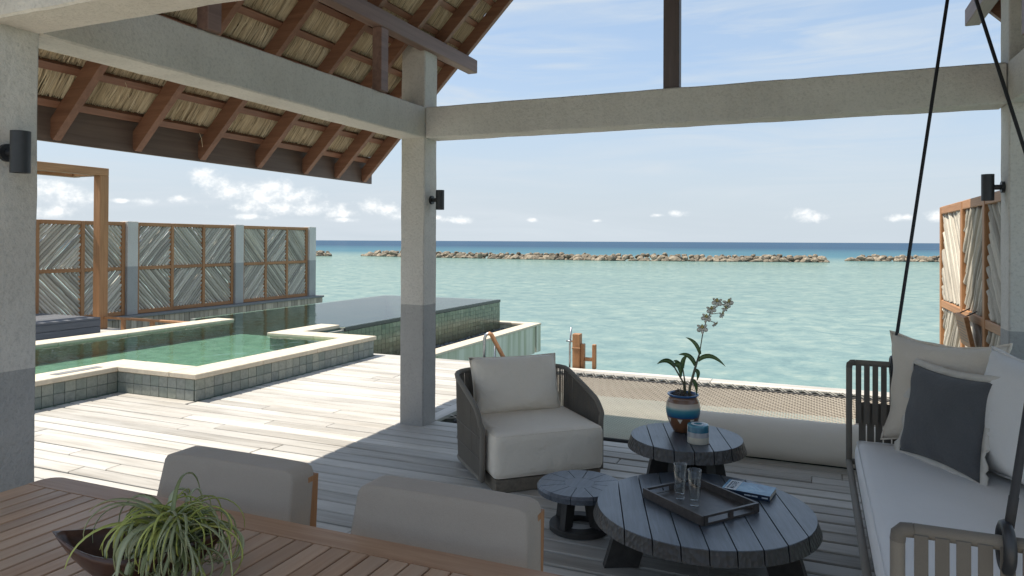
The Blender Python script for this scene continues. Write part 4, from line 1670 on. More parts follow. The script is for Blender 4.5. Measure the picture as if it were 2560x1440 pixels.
for zz in (0.232 + 0.143 - 0.0128, 0.232 - 0.143 + 0.0128):
    piping_loop(o, 'cushion', 0.375, 0.357, zz, 0.034, AM @ Matrix.Translation((0.39, 0.372, 0)))
vs, fs, outl = pillow(0.68, 0.42, 0.20, 18, 0.05, 11, 0.9)
Mp = AM @ frame_matrix(Vector((0.385, 0.655, 0.555)), Vector((1, 0, 0)), Vector((0, 0.30, 0.95)))
b = MB()
b.add(xf(vs, Mp), fs)
o = b.build('back_cushion', 'cushion', ac, smooth=True)
b = MB()
b.tube(xf(outl, Mp), 0.004, 5, closed=True)
b.build('piping', 'cushion', o, smooth=True)


def shell_path(t):
    """plan path of the shell, t from 0 (left front) to 1 (right front), in chair coordinates"""
    u0, u1, v0, v1, r = -0.035, 0.815, 0.14, 0.86, 0.20
    ls, la, lb = v1 - r - v0, PI / 2 * r, (u1 - u0) - 2 * r
    tot = 2 * ls + 2 * la + lb
    s_ = t * tot
    if s_ < ls:
        return (u0, v0 + s_)
    s_ -= ls
    if s_ < la:
        a = s_ / r
        return (u0 + r - r * math.cos(a), v1 - r + r * math.sin(a))
    s_ -= la
    if s_ < lb:
        return (u0 + r + s_, v1)
    s_ -= lb
    if s_ < la:
        a = s_ / r
        return (u1 - r + r * math.sin(a), v1 - r + r * math.cos(a))
    s_ -= la
    return (u1, v1 - r - s_)


def shell_top(t):
    a = min(t, 1 - t)
    q = min(1, a / 0.055)
    return 0.385 + 0.10 * math.sqrt(max(0, 1 - (1 - q) ** 2)) + 0.155 * min(1, max(0, (a - 0.02) / 0.26)) ** 0.9


def shell_out(t, k):
    """the shell leans out a little towards the top"""
    u, v = shell_path(t)
    return Vector((u + (u - 0.39) * 0.03 * k, v + max(0, v - 0.3) * 0.04 * k, 0))


rail = []
for z in (0.055, 0.2, 0.32, 0.385):
    p = shell_path(0); rail.append((p[0], p[1] - 0.004, z))
for k in range(61):
    t = 0.5 - 0.496 * math.cos(PI * k / 60)
    p = shell_out(t, 1)
    rail.append((p.x, p.y, shell_top(t)))
for z in (0.385, 0.32, 0.2, 0.055):
    p = shell_path(1); rail.append((p[0], p[1] - 0.004, z))
b = MB()
b.tube([AM @ Vector(p) for p in rail], 0.0175, 10)
b.build('rail', 'wrap', ac, smooth=True)
b = MB()
b.tube([AM @ Vector((*shell_path(k / 40), 0.055)) for k in range(41)], 0.014, 8)
b.build('bottom_rail', 'wrap', ac, smooth=True)
b = MB()
NC = 205
for k in range(NC):
    t = 0.006 + 0.988 * k / (NC - 1)
    p0 = shell_out(t, 0)
    p1 = shell_out(t, 1)
    zt = shell_top(t)
    # looser on the right arm so that light shows between the cords
    jit = random.gauss(0, 0.0015)
    for off in ((0.0,) if t > 0.6 else (0.0,)):
        pm = (p0 + p1) / 2 + Vector((jit, jit, 0))
        b.tube([AM @ Vector((p0.x, p0.y, 0.05)), AM @ Vector((pm.x, pm.y, zt / 2)), AM @ Vector((p1.x + jit, p1.y, zt))], 0.0058 if t < 0.6 else (0.0046 if random.random() < 0.8 else 0.003), 5, False)
o = b.build('cord_weave', 'cord', ac, smooth=True)
o['kind'] = 'stuff'
b = MB()
for zz in (0.19, 0.33):
    b.tube([AM @ (shell_out(k / 60, zz / 0.5) * 1.0 + Vector((-0.008 if k < 20 else 0, 0, zz))) for k in range(0, 26)], 0.003, 5)
b.build('seam_cord', 'cord', ac, smooth=True)

# ------------------------------------------------------------------ round dark tables
def disc_table(name, label, c, r, h, th, flare, nplank, rot, legs, cat='table'):
    root = thing(name, label, cat, (c[0], c[1], 0))
    Mx = Matrix.Translation((c[0], c[1], 0)) @ Matrix.Rotation(rot, 4, 'Z')
    w = 2 * r / nplank
    for i in range(nplank):
        u0, u1 = -r + i * w + 0.0028, -r + (i + 1) * w - 0.0028
        if i == 0: u0 = -r + 0.0005
        if i == nplank - 1: u1 = r - 0.0005
        def outline(rad, fl):
            k = 12
            ua, ub = (-rad if i == 0 else u0), (rad if i == nplank - 1 else u1)
            us = []
            for j in range(k + 1):
                q = j / k
                if i == 0: q = 1 - math.cos(q * PI / 2)
                if i == nplank - 1: q = math.sin(q * PI / 2)
                us.append(ua + (ub - ua) * q)
            up = [(u, math.sqrt(max(1e-8, rad * rad - u * u))) for u in us]
            return up[::-1] + [(x, -y) for x, y in up]
        top = outline(r, 0)
        bot = outline(r + flare, 0)
        b = MB()
        n = len(top)
        zt, zb = h, h - th
        dz = random.uniform(-0.0008, 0.0008)
        vs = [(x, y, zb) for x, y in bot] + [(x, y, zt + dz - 0.003) for x, y in top] + [(x, y * 0.994, zt + dz) for x, y in top]
        fs = [tuple(range(n))[::-1], tuple(range(2 * n, 3 * n))]
        b.add(xf(vs, Mx), fs)
        o0 = len(b.v) - 3 * n
        half = len(top) // 2
        for j in range(n):
            j2 = (j + 1) % n
            side = not (j == half - 1 or j == n - 1)
            b.f.append((o0 + j, o0 + j2, o0 + n + j2, o0 + n + j)); b.mi.append(1 if side else 0)
            b.f.append((o0 + n + j, o0 + n + j2, o0 + 2 * n + j2, o0 + 2 * n + j)); b.mi.append(0)
        b.build('plank', ['big_top', 'hammer'], root)
    nl, a0, rt, rb, wd, tk, z0 = legs
    for i in range(nl):
        a = a0 + 2 * PI * i / nl
        Ml = Matrix.Translation((c[0], c[1], 0)) @ Matrix.Rotation(a, 4, 'Z')
        vs = [(rb - wd, -tk, z0), (rb, -tk, z0), (rb, tk, z0), (rb - wd, tk, z0), (rt - wd, -tk, h - th - 0.001), (rt, -tk, h - th - 0.001), (rt, tk, h - th - 0.001), (rt - wd, tk, h - th - 0.001)]
        b = MB()
        b.add(xf(vs, Ml), [(3, 2, 1, 0), (4, 5, 6, 7), (0, 1, 5, 4), (1, 2, 6, 5), (2, 3, 7, 6), (3, 0, 4, 7)])
        b.build('leg', 'leg_dark', root)
    # two battens holding the planks together
    b = MB()
    for yy in (-0.45 * r, 0.45 * r):
        b.box(-0.82 * r, 0.82 * r, yy - 0.02, yy + 0.02, h - th - 0.018, h - th - 0.0005, 0, Mx)
    b.build('underside_batten', 'leg_dark', root)
    return root


BIG = (-0.505, 3.655)
SM = (-0.715, 4.43)
disc_table('coffee_table', 'largest low round blackened-wood table with a tray, two glasses and a book', BIG, 0.522, 0.29, 0.062, 0.022, 9, R(17), (5, R(206), 0.43, 0.50, 0.17, 0.024, 0.001))
disc_table('coffee_table', 'smaller, taller round blackened-wood table carrying the orchid pot and candle', SM, 0.330, 0.42, 0.068, 0.022, 6, R(17), (6, R(20), 0.20, 0.27, 0.13, 0.035, 0.001))

# stool with wedge-shaped top
ST = (-1.205, 3.84)
st = thing('stool', 'small round dark side table with radial grooves and a ring base next to the armchair', 'side table', (ST[0], ST[1], 0))
Rs, Hs, Ts = 0.238, 0.252, 0.042
for i in range(12):
    a0, a1 = 2 * PI * i / 12 + 0.1, 2 * PI * (i + 1) / 12 + 0.1
    b = MB()
    r0 = 0.085
    g_ = 0.0018
    def arc(rad, k=5, ga=None):
        ga = g_ / rad
        return [(ST[0] + rad * math.cos(a0 + ga + (a1 - a0 - 2 * ga) * j / k), ST[1] + rad * math.sin(a0 + ga + (a1 - a0 - 2 * ga) * j / k)) for j in range(k + 1)]
    inner, outer, outb, edge = arc(r0), arc(Rs - 0.012), arc(Rs - 0.004), arc(Rs)
    top = inner[::-1] + outer
    n = len(top)
    top = outer + inner[::-1]
    mid = edge + inner[::-1]
    bot = outb + inner[::-1]
    vs = [(x, y, Hs - Ts) for x, y in bot] + [(x, y, Hs - 0.014) for x, y in mid] + [(x, y, Hs) for x, y in top]
    fs = [tuple(range(n))[::-1], tuple(range(2 * n, 3 * n))]
    for q in (0, n):
        for j in range(n):
            j2 = (j + 1) % n
            fs.append((q + j, q + j2, q + n + j2, q + n + j))
    b.add(vs, fs)
    b.build('wedge', 'wedge', st)
b = MB()
b.lathe([(0.0, -Ts), (0.0842, -Ts), (0.0842, 0.0), (0.0, 0.0)], 36, (ST[0], ST[1], Hs))
b.build('top_centre', 'wedge', st)
b = MB()
b.lathe([(0.10, 0.002), (0.168, 0.002), (0.168, 0.03), (0.164, 0.034), (0.10, 0.034), (0.10, 0.002)], 40, (ST[0], ST[1], 0))
b.build('base_ring', 'leg_dark', st, smooth=True, auto=40)
for i in range(4):
    a = R(250) + PI / 2 * i
    Ml = Matrix.Translation((ST[0], ST[1], 0)) @ Matrix.Rotation(a, 4, 'Z')
    vs = [(0.085, -0.018, 0.0345), (0.155, -0.018, 0.0345), (0.155, 0.018, 0.0345), (0.085, 0.018, 0.0345),
          (0.05, -0.018, Hs - Ts - 0.001), (0.13, -0.018, Hs - Ts - 0.001), (0.13, 0.018, Hs - Ts - 0.001), (0.05, 0.018, Hs - Ts - 0.001)]
    b = MB()
    b.add(xf(vs, Ml), [(3, 2, 1, 0), (4, 5, 6, 7), (0, 1, 5, 4), (1, 2, 6, 5), (2, 3, 7, 6), (3, 0, 4, 7)])
    b.build('leg', 'leg_dark', st)

# tray, glasses, book
TA = R(-38.5)
TM = Matrix.Translation((-0.525, 3.66, 0.291)) @ Matrix.Rotation(TA, 4, 'Z')
tr = thing('tray', 'dark rectangular wooden tray with slotted handles on the largest round table', 'tray', (-0.525, 3.66, 0.291))
tx, ty, tt, hh = 0.215, 0.185, 0.014, 0.047
box_part('tray_base', 'tray', tr, -tx + tt, tx - tt, -ty + tt, ty - tt, 0.001, 0.010, 0, TM)
for sg_ in (-1, 1):
    box_part('long_side', 'tray', tr, -tx, tx, sg_ * ty - (tt if sg_ > 0 else 0), sg_ * ty + (tt if sg_ < 0 else 0), 0.0005, hh, 0.002, TM)
    xa, xb = (tx - tt, tx) if sg_ > 0 else (-tx, -tx + tt)
    b = MB()
    yi = ty - tt - 0.0005
    b.box(xa, xb, -yi, yi, 0.0005, 0.012, 0, TM)
    b.box(xa, xb, -yi, yi, 0.036, hh, 0, TM)
    for (ya, yb) in ((-yi, -yi + 0.022), (-0.012, 0.012), (yi - 0.022, yi)):
        b.box(xa, xb, ya, yb, 0.0121, 0.0359, 0, TM)
    b.build('slotted_end', 'tray', tr)


def tumbler(c, label):
    t = thing('glass', label, 'glass', c, 0, 'tall clear glasses on the tray')
    b = MB()
    b.lathe([(0.0, 0.0), (0.021, 0.0), (0.0235, 0.003), (0.0245, 0.02), (0.0335, 0.176), (0.0325, 0.1775), (0.0315, 0.176), (0.0232, 0.034), (0.021, 0.029), (0.0, 0.028)], 40, c)
    b.build('glass_body', 'glass', t, smooth=True)


tumbler((-0.622, 3.672, 0.3015), 'tall clear empty glass on the tray, the one nearer the back table')
tumbler((-0.541, 3.606, 0.3015), 'tall clear empty glass on the tray, the one nearer the long front side')

BA = R(-9)
BM = Matrix.Translation((-0.312, 3.935, 0.291)) @ Matrix.Rotation(BA, 4, 'Z')
bk = thing('book', 'blue paperback guide with a white title panel lying on the largest round table', 'book', (-0.312, 3.935, 0.291))
bx, by = 0.122, 0.078
box_part('pages', 'page', bk, -bx + 0.002, bx - 0.002, -by + 0.002, by - 0.002, 0.003, 0.0265, 0, BM)
box_part('front_cover', 'cover_print', bk, -bx, bx, -by, by, 0.0266, 0.0285, 0, BM)
box_part('back_cover', 'spine', bk, -bx, bx, -by, by, 0.0006, 0.0029, 0, BM)
box_part('spine', 'spine', bk, -bx, bx, -by - 0.0016, -by - 0.0001, 0.0006, 0.0285, 0, BM)
box_part('title_panel', 'label_white', bk, -bx + 0.014, -bx + 0.072, -by + 0.002, by - 0.003, 0.0286, 0.0289, 0, BM)


def lettering(text, size, Mx, mat, parent, name, squash=1.0):
    cu = bpy.data.curves.new('lettering', 'FONT')
    cu.body = text
    cu.size = size
    cu.align_x = 'CENTER'
    cu.align_y = 'CENTER'
    cu.extrude = 0.0001
    cu.offset = size * 0.012
    ob = bpy.data.objects.new('lettering', cu)
    col.objects.link(ob)
    bpy.context.view_layer.update()
    me = bpy.data.meshes.new_from_object(ob.evaluated_get(bpy.context.evaluated_depsgraph_get()))
    bpy.data.objects.remove(ob)
    bpy.data.curves.remove(cu)
    me.transform(Mx @ Matrix.Diagonal((squash, 1, 1, 1)))
    me.materials.clear()
    me.materials.append(MT[mat])
    return link(name, me, parent)


lettering('MALDIVES', 0.034, BM @ Matrix.Translation((-bx + 0.048, 0, 0.0291)) @ Matrix.Rotation(PI / 2, 4, 'Z'), 'ink', bk, 'title_lettering', 0.78)
b = MB()
q0 = -0.062
for w in (0.020, 0.012, 0.018, 0.026, 0.016):
    b.box(-bx + 0.021, -bx + 0.031, q0, q0 + w, 0.0290, 0.0292, 0, BM)
    q0 += w + 0.006
b.build('small_title_lines', 'spine', bk)
b = MB()
for (xa, xb) in ((-0.005, 0.028), (0.031, 0.062), (0.082, 0.112)):
    b.box(xa, xb, -by - 0.0021, -by - 0.0017, 0.012, 0.018, 0, BM)
b.build('spine_lines', 'label_white', bk)

# candle and pot
PT = (-0.752, 4.535)
pot = thing('plant_pot', 'round clay pot with blue, turquoise and cream glaze bands on the taller round table', 'pot', (*PT, 0.42))
b = MB()
b.lathe([(0.0, 0.0005), (0.052, 0.0005), (0.060, 0.006), (0.078, 0.04), (0.094, 0.08), (0.1035, 0.12), (0.106, 0.15), (0.101, 0.18), (0.090, 0.205), (0.083, 0.217),
         (0.086, 0.222), (0.094, 0.227), (0.097, 0.232), (0.094, 0.236), (0.086, 0.236), (0.080, 0.226), (0.078, 0.2), (0.0, 0.2)], 44, (*PT, 0.42))
b.build('pot_body', 'pot', pot, smooth=True)
b = MB()
for k in range(8):
    a = 2 * PI * k / 8 + 3.9
    dirv = Vector((math.cos(a), math.sin(a), 0))
    tv = Vector((-math.sin(a), math.cos(a), 0))
    c = Vector((*PT, 0.42))
    b.add([c + dirv * 0.0985 + tv * 0.016 + Vector((0, 0, 0.094)), c + dirv * 0.0985 - tv * 0.016 + Vector((0, 0, 0.094)), c + dirv * 0.0905 + Vector((0, 0, 0.066))], [(0, 2, 1)])
b.build('painted_triangles', 'trim', pot)
cd = thing('candle_jar', 'short round candle jar in blue, silver and cream bands beside the plant pot', 'candle', (-0.628, 4.315, 0.42))
b = MB()
b.lathe([(0.0, 0.0005), (0.060, 0.0005), (0.0625, 0.004), (0.0625, 0.103), (0.059, 0.109), (0.050, 0.111), (0.024, 0.111), (0.022, 0.106), (0.0, 0.106)], 40, (-0.628, 4.315, 0.42))
b.build('jar', 'candle', cd, smooth=True, auto=35)
b = MB()
b.lathe([(0.024, 0.1115), (0.04, 0.1125), (0.041, 0.1105)], 30, (-0.628, 4.315, 0.42))
b.build('rim_ring', 'label_white', cd, smooth=True)
b = MB()
for i in range(22):
    a, rr_ = random.uniform(0, 2 * PI), random.uniform(0.0, 0.062)
    s_ = random.uniform(0.010, 0.022)
    sc = Vector((random.uniform(0.7, 1.3), random.uniform(0.7, 1.3), random.uniform(0.7, 1.2))) * s_
    c = Vector((PT[0] + rr_ * math.cos(a), PT[1] + rr_ * math.sin(a), 0.635 + random.uniform(-0.005, 0.02)))
    b.add([(c.x + p.x * sc.x, c.y + p.y * sc.y, c.z + p.z * sc.z) for p in ICO_V], ICO_F)
o = b.build('bark_chips', 'bark', pot, smooth=True)
o['kind'] = 'stuff'


def ribbon(bb, pts, widths, normal_hint, fold=0.25):
    """leaf blade along pts: five points across, slightly folded"""
    pts = [Vector(p) for p in pts]
    k = len(pts)
    vs, fs = [], []
    for i in range(k):
        t = (pts[min(i + 1, k - 1)] - pts[max(i - 1, 0)]).normalized()
        s_ = t.cross(Vector(normal_hint))
        if s_.length < 1e-4:
            s_ = t.cross(Vector((1, 0, 0)))
        s_.normalize()
        nv = s_.cross(t)
        w = widths[i]
        vs += [pts[i] - s_ * w + nv * w * fold, pts[i] - nv * 0.0005, pts[i] + s_ * w + nv * w * fold, pts[i] - nv * (0.0016 + w * 0.08)]
    for i in range(k - 1):
        a, c = i * 4, i * 4 + 4
        fs += [(a, a + 1, c + 1, c), (a + 1, a + 2, c + 2, c + 1), (a + 2, a + 3, c + 3, c + 2), (a + 3, a, c, c + 3)]
    bb.add(vs, fs)


def bez(p0, p1, p2, k=9):
    p0, p1, p2 = Vector(p0), Vector(p1), Vector(p2)
    return [p0 * (1 - t) ** 2 + p1 * 2 * t * (1 - t) + p2 * t * t for t in [i / (k - 1) for i in range(k)]]


def blade_w(k, w, tip=0.06):
    return [w * max(tip, (math.sin(PI * min(1, (0.12 + 0.88 * (i / (k - 1)))) ** 0.8)) ** 0.7) if i < k - 1 else w * 0.05 for i in range(k)]


orc = thing('orchid', 'orchid with long green leaves and a spray of ivory flowers in the banded pot', 'orchid', (*PT, 0.62))
cane = [(-0.722, 4.55, 0.615), (-0.712, 4.552, 0.70), (-0.683, 4.563, 0.815), (-0.658, 4.573, 0.905), (-0.645, 4.578, 1.0), (-0.637, 4.58, 1.045), (-0.618, 4.588, 1.115), (-0.594, 4.598, 1.165), (-0.553, 4.614, 1.205), (-0.50, 4.635, 1.215)]
b = MB()
b.tube(cane[:4], [0.0085, 0.0085, 0.0075, 0.005], 8)
b.build('cane', 'cane', orc, smooth=True)
b = MB()
b.tube(bez(cane[3], cane[4], cane[5], 4)[:-1] + cane[5:], [0.0035] * 8, 6)
b.build('flower_stem', 'cane', orc, smooth=True)
b = MB()
b.tube([(-0.742, 4.545, 0.62), (-0.75, 4.54, 0.72), (-0.80, 4.515, 0.815), (-0.815, 4.51, 0.835)], [0.006, 0.006, 0.005, 0.004], 7)
b.tube([(-0.735, 4.55, 0.62), (-0.745, 4.545, 0.74), (-0.757, 4.54, 0.82)], [0.006, 0.005, 0.004], 7)
b.tube([(-0.765, 4.53, 0.62), (-0.768, 4.53, 0.69)], [0.005, 0.002], 6)
b.build('cane', 'cane', orc, smooth=True)
CV = (0.39, -0.92, 0.25)
leaves = [((-0.655, 4.573, 0.90), (-0.672, 4.562, 0.985), (-0.738, 4.538, 1.005), 0.0125), ((-0.668, 4.568, 0.86), (-0.60, 4.59, 0.935), (-0.508, 4.63, 0.825), 0.0145),
          ((-0.683, 4.563, 0.83), (-0.71, 4.55, 0.915), (-0.778, 4.52, 0.898), 0.0145), ((-0.80, 4.515, 0.82), (-0.84, 4.495, 0.89), (-0.902, 4.47, 0.838), 0.015),
          ((-0.757, 4.54, 0.81), (-0.765, 4.535, 0.87), (-0.725, 4.545, 0.895), 0.0145), ((-0.76, 4.54, 0.815), (-0.79, 4.53, 0.865), (-0.81, 4.515, 0.855), 0.011),
          ((-0.80, 4.515, 0.83), (-0.765, 4.53, 0.86), (-0.765, 4.53, 0.745), 0.019), ((-0.683, 4.563, 0.80), (-0.655, 4.57, 0.80), (-0.672, 4.56, 0.735), 0.013),
          ((-0.70, 4.555, 0.74), (-0.672, 4.565, 0.73), (-0.674, 4.56, 0.645), 0.0125)]
for (p0, p1, p2, w) in leaves:
    b = MB()
    pts = bez(p0, p1, p2, 10)
    ribbon(b, pts, blade_w(10, w), CV if abs((Vector(p2) - Vector(p0)).normalized().dot(Vector(CV))) < 0.9 else (0, 0, 1))
    b.build('leaf', 'orchid_leaf', orc, smooth=True)


def flower(c, face, s_, roll_, parent):
    c, face = Vector(c), Vector(face).normalized()
    ex = face.cross(Vector((0, 0, 1))).normalized()
    ey = ex.cross(face) * -1
    ey = face.cross(ex)
    b = MB()
    for k, (a, ln, wd) in enumerate(((90, 1.0, 0.25), (215, 1.0, 0.24), (325, 1.0, 0.24), (155, 1.0, 0.40), (25, 1.0, 0.40))):
        a = R(a + roll_)
        d = (ex * math.cos(a) + ey * math.sin(a))
        pts = [c + d * (s_ * ln * t) + face * (0.12 * s_ * math.sin(t * 2.6)) for t in (0.02, 0.25, 0.5, 0.75, 0.93, 1.0)]
        ribbon(b, pts, [s_ * wd * q for q in (0.2, 0.62, 0.95, 0.9, 0.5, 0.05)], face, 0.12)
    f = b.build('flower', 'petal', parent, smooth=True)
    b = MB()
    d = -ey
    ribbon(b, [c + face * 0.1 * s_, c + face * 0.35 * s_ + d * 0.2 * s_, c + face * 0.42 * s_ + d * 0.5 * s_, c + face * 0.3 * s_ + d * 0.7 * s_], [s_ * q for q in (0.12, 0.28, 0.24, 0.04)], face, 0.5)
    b.build('lip', 'petal_heart', f, smooth=True)


for (c, fc, s_, rl) in (((-0.640, 4.56, 1.065), (0.1, -1, 0.0), 0.037, 4), ((-0.618, 4.575, 1.13), (0.2, -1, 0.05), 0.034, -12), ((-0.590, 4.585, 1.182), (0.3, -1, 0.0), 0.033, 10),
                        ((-0.556, 4.60, 1.228), (0.1, -1, 0.1), 0.035, -6), ((-0.495, 4.625, 1.225), (0.5, -1, -0.1), 0.037, 22), ((-0.512, 4.62, 1.19), (0.6, -0.8, -0.2), 0.026, 40),
                        ((-0.532, 4.61, 1.152), (0.9, -0.5, 0), 0.028, 15), ((-0.570, 4.60, 1.093), (0.8, -0.4, -0.5), 0.026, 0)):
    flower(c, fc, s_, rl, orc)
b = MB()
for (p, q) in (((-0.618, 4.588, 1.115), (-0.572, 4.603, 1.10)), ((-0.60, 4.595, 1.15), (-0.535, 4.615, 1.16)), ((-0.594, 4.598, 1.165), (-0.592, 4.588, 1.175)), ((-0.553, 4.614, 1.205), (-0.556, 4.605, 1.22))):
    b.tube([p, q], 0.0022, 5)
b.build('flower_stalk', 'cane', orc)

# ------------------------------------------------------------------ swing sofa
sf = thing('swing_sofa', 'hanging swing sofa with strapped taupe arms and a pale grey seat', 'sofa', (0.62, 3.4, 0.28))
SX0, SX1, SY0, SY1 = 0.195, 1.43, 2.05, 4.775
ZB, ZT = 0.285, 0.88
b = MB()
for (p, q) in (((SX0, SY0), (SX0, SY1)), ((SX1, SY0), (SX1, SY1)), ((SX0, SY0), (SX1, SY0)), ((SX0, SY1), (SX1, SY1))):
    b.tube([(*p, ZB), (*q, ZB)], 0.0175, 12)
b.build('base_rail', 'wrap', sf, smooth=True)
box_part('seat_base', 'wrap', sf, SX0 + 0.03, SX1 - 0.03, SY0 + 0.03, SY1 - 0.03, 0.27, 0.292, 0.002)
for yy in (SY0, SY1):
    for xx in (SX0, SX1):
        b = MB()
        b.tube([(xx, yy, ZB), (xx, yy, ZT - 0.03)], 0.0175, 14)
        b.build('post', 'wrap', sf, smooth=True, auto=50)
        b = MB()
        sg_ = 1 if xx == SX0 else -1
        b.tube([(xx, yy, ZT - 0.0305), (xx + sg_ * 0.002, yy, ZT - 0.012), (xx + sg_ * 0.012, yy, ZT - 0.002), (xx + sg_ * 0.035, yy, ZT)], [0.0181, 0.0186, 0.0186, 0.0181], 14)
        b.build('corner_cap', 'strap', sf, smooth=True, auto=50)
    b = MB()
    b.tube([(SX0 + 0.0355, yy, ZT), (SX1 - 0.0355, yy, ZT)], 0.0175, 14)
    b.build('arm_rail', 'wrap', sf, smooth=True)
    x = SX0 + 0.05
    i = 0
    while x < SX1 - 0.02:
        s_ = -1 if yy == SY0 else -1
        box_part('strap', 'strap', sf, x - 0.0155, x + 0.0155, yy - 0.0205, yy - 0.0177, 0.52 if yy == SY1 else 0.42, ZT - 0.004, 0)
        box_part('strap', 'strap', sf, x + 0.0225 - 0.019, x + 0.0225 + 0.019, yy + 0.0177, yy + 0.0205, ZB, 0.64 if yy == SY1 else 0.60, 0)
        x += 0.045
        i += 1
b = MB()
b.tube([(SX1, SY0 + 0.0, ZT), (SX1, SY1, ZT)], 0.0175, 12)
b.build('back_rail', 'wrap', sf, smooth=True)
y = SY0 + 0.06
while y < SY1 - 0.03:
    box_part('strap', 'strap', sf, SX1 + 0.0232, SX1 + 0.026, y - 0.016, y + 0.016, ZB, ZT, 0)
    y += 0.055
vs, fs = rounded_box(0.57, (SY1 - SY0) / 2 - 0.045, 0.072, 0.045, 16, 0.008)
b = MB()
b.add(xf(vs, Matrix.Translation((SX0 + 0.595, (SY0 + SY1) / 2, 0.366))), fs)
o = b.build('seat_cushion', 'seat_fab', sf, smooth=True)
for zz in (0.366 + 0.072 - 0.0125, 0.366 - 0.072 + 0.0125):
    piping_loop(o, 'seat_fab', 0.57 - 0.013, (SY1 - SY0) / 2 - 0.045 - 0.013, zz, 0.034, Matrix.Translation((SX0 + 0.595, (SY0 + SY1) / 2, 0)))
vs, fs = rounded_box(0.15, (SY1 - SY0) / 2 - 0.06, 0.20, 0.07, 12, 0.012)
b = MB()
b.add(xf(vs, Matrix.Translation((SX1 - 0.30, (SY0 + SY1) / 2, 0.64)) @ Matrix.Rotation(0.10, 4, 'Y')), fs)
b.build('back_cushion', 'linen', sf, smooth=True)
for yy in (SY1, SY0):
    top = Vector((0.752, yy, 3.35))
    for ring_c in (Vector((0.425, yy, ZT - 0.01)), Vector((SX1 - 0.02, yy, ZT - 0.01))):
        b = MB()
        b.tube([ring_c + Vector((0, 0.045 * math.cos(a * PI / 12), 0.052 * math.sin(a * PI / 12))) for a in range(24)], 0.014, 8, closed=True)
        b.build('hanging_ring', 'black', sf, smooth=True)
        b = MB()
        d_ = (top - ring_c).normalized()
        b.tube([ring_c + d_ * 0.05, ring_c + d_ * 0.125, ring_c + d_ * 0.127, top], [0.011, 0.011, 0.0098, 0.0098], 9)
        b.build('hanging_rope', 'rope_black', sf, smooth=True)
hb = box_part('hanging_beam', 'purlin', None, 0.70, 0.80, 1.4, 5.0, 3.352, 3.45, 0.004)
tag(hb, 'timber beam high under the roof from which the swing sofa hangs', 'beam')


def cushion(name, label, mat, bl, br, up, w, h, t, seed, trim_mat=None, flange=0.0, crease=0.5, pull=0.09, group='loose pillows on the swing sofa'):
    """stands on its edge bl-br; up = direction of its side edges"""
    bl, br = Vector(bl), Vector(br)
    ex = (br - bl).normalized()
    c = (bl + br) / 2 + Vector(up).normalized() * h / 2
    Mx = frame_matrix(c, ex, Vector(up))
    root = thing(name, label, 'pillow', (bl + br) / 2, 0, group)
    vs, fs, outl = pillow(w, h, t, 26, pull, seed, crease)
    b = MB()
    b.add(xf(vs, Mx), fs)
    o = b.build('pillow_cover', mat, root, smooth=True)
    if not flange:
        n = len(outl)
        rim = [Mx @ (Vector(p) * (1.0 + 0.018 * math.sin(i * 0.55 + seed) * math.sin(i * 0.21))) for i, p in enumerate(outl)]
        b = MB()
        b.tube(rim, 0.008, 6, closed=True)
        b.build('edge_seam', mat, root, smooth=True)
    if flange:
        rg = np.random.default_rng(seed)
        n = len(outl)
        vs, fs = [], []
        cc = Vector((0, 0, 0))
        for i, p in enumerate(outl):
            p = Vector(p)
            d = Vector((p.x / (w / 2), p.y / (h / 2), 0))
            m_ = max(abs(d.x), abs(d.y))
            dd = Vector((d.x if abs(d.x) > 0.93 * m_ else 0, d.y if abs(d.y) > 0.93 * m_ else 0, 0))
            dd = Vector((math.copysign(1, dd.x) if dd.x else 0, math.copysign(1, dd.y) if dd.y else 0, 0))
            wav = 0.010 * math.sin(i * 0.9 + seed) + 0.006 * rg.normal()
            q = p + dd * flange + Vector((0, 0, wav))
            vs += [p + Vector((0, 0, 0.004)), q + Vector((0, 0, 0.003)), q - Vector((0, 0, 0.003)), p - Vector((0, 0, 0.004))]
        for i in range(n):
            j = (i + 1) % n
            for k in range(4):
                k2 = (k + 1) % 4
                fs.append((i * 4 + k, i * 4 + k2, j * 4 + k2, j * 4 + k))
        b = MB()
        b.add(xf(vs, Mx), fs)
        b.build('flange', trim_mat, root, smooth=True)
    return root


SZ = 0.445
cushion('pillow', 'large oatmeal pillow leaning in the far corner of the swing sofa by the strapped arm', 'linen', (0.405, 4.71, SZ), (0.83, 4.37, SZ), (0.10, 0.09, 1), 0.66, 0.64, 0.25, 21, None, 0.0, 1.6, pull=0.17)
cushion('pillow', 'large pale pillow at the right edge, leaning on the back of the swing sofa', 'linen_pale', (0.765, 4.34, SZ), (1.02, 3.68, SZ), (0.13, 0.05, 1), 0.70, 0.63, 0.25, 22, None, 0.0, 1.2, pull=0.13)
cushion('pillow', 'charcoal pillow with ivory flange in front of the two large pale pillows', 'dark_fab', (0.425, 4.55, SZ), (0.745, 4.04, SZ), (0.17, 0.07, 1), 0.56, 0.49, 0.17, 23, 'trim', 0.035, 0.9)
cushion('pillow', 'charcoal pillow whose ivory corner peeps out behind the pale pillow at the right edge', 'dark_fab', (0.98, 4.33, SZ + 0.05), (1.10, 3.8, SZ + 0.05), (0.12, 0.03, 1), 0.5, 0.5, 0.12, 24, 'trim', 0.03)

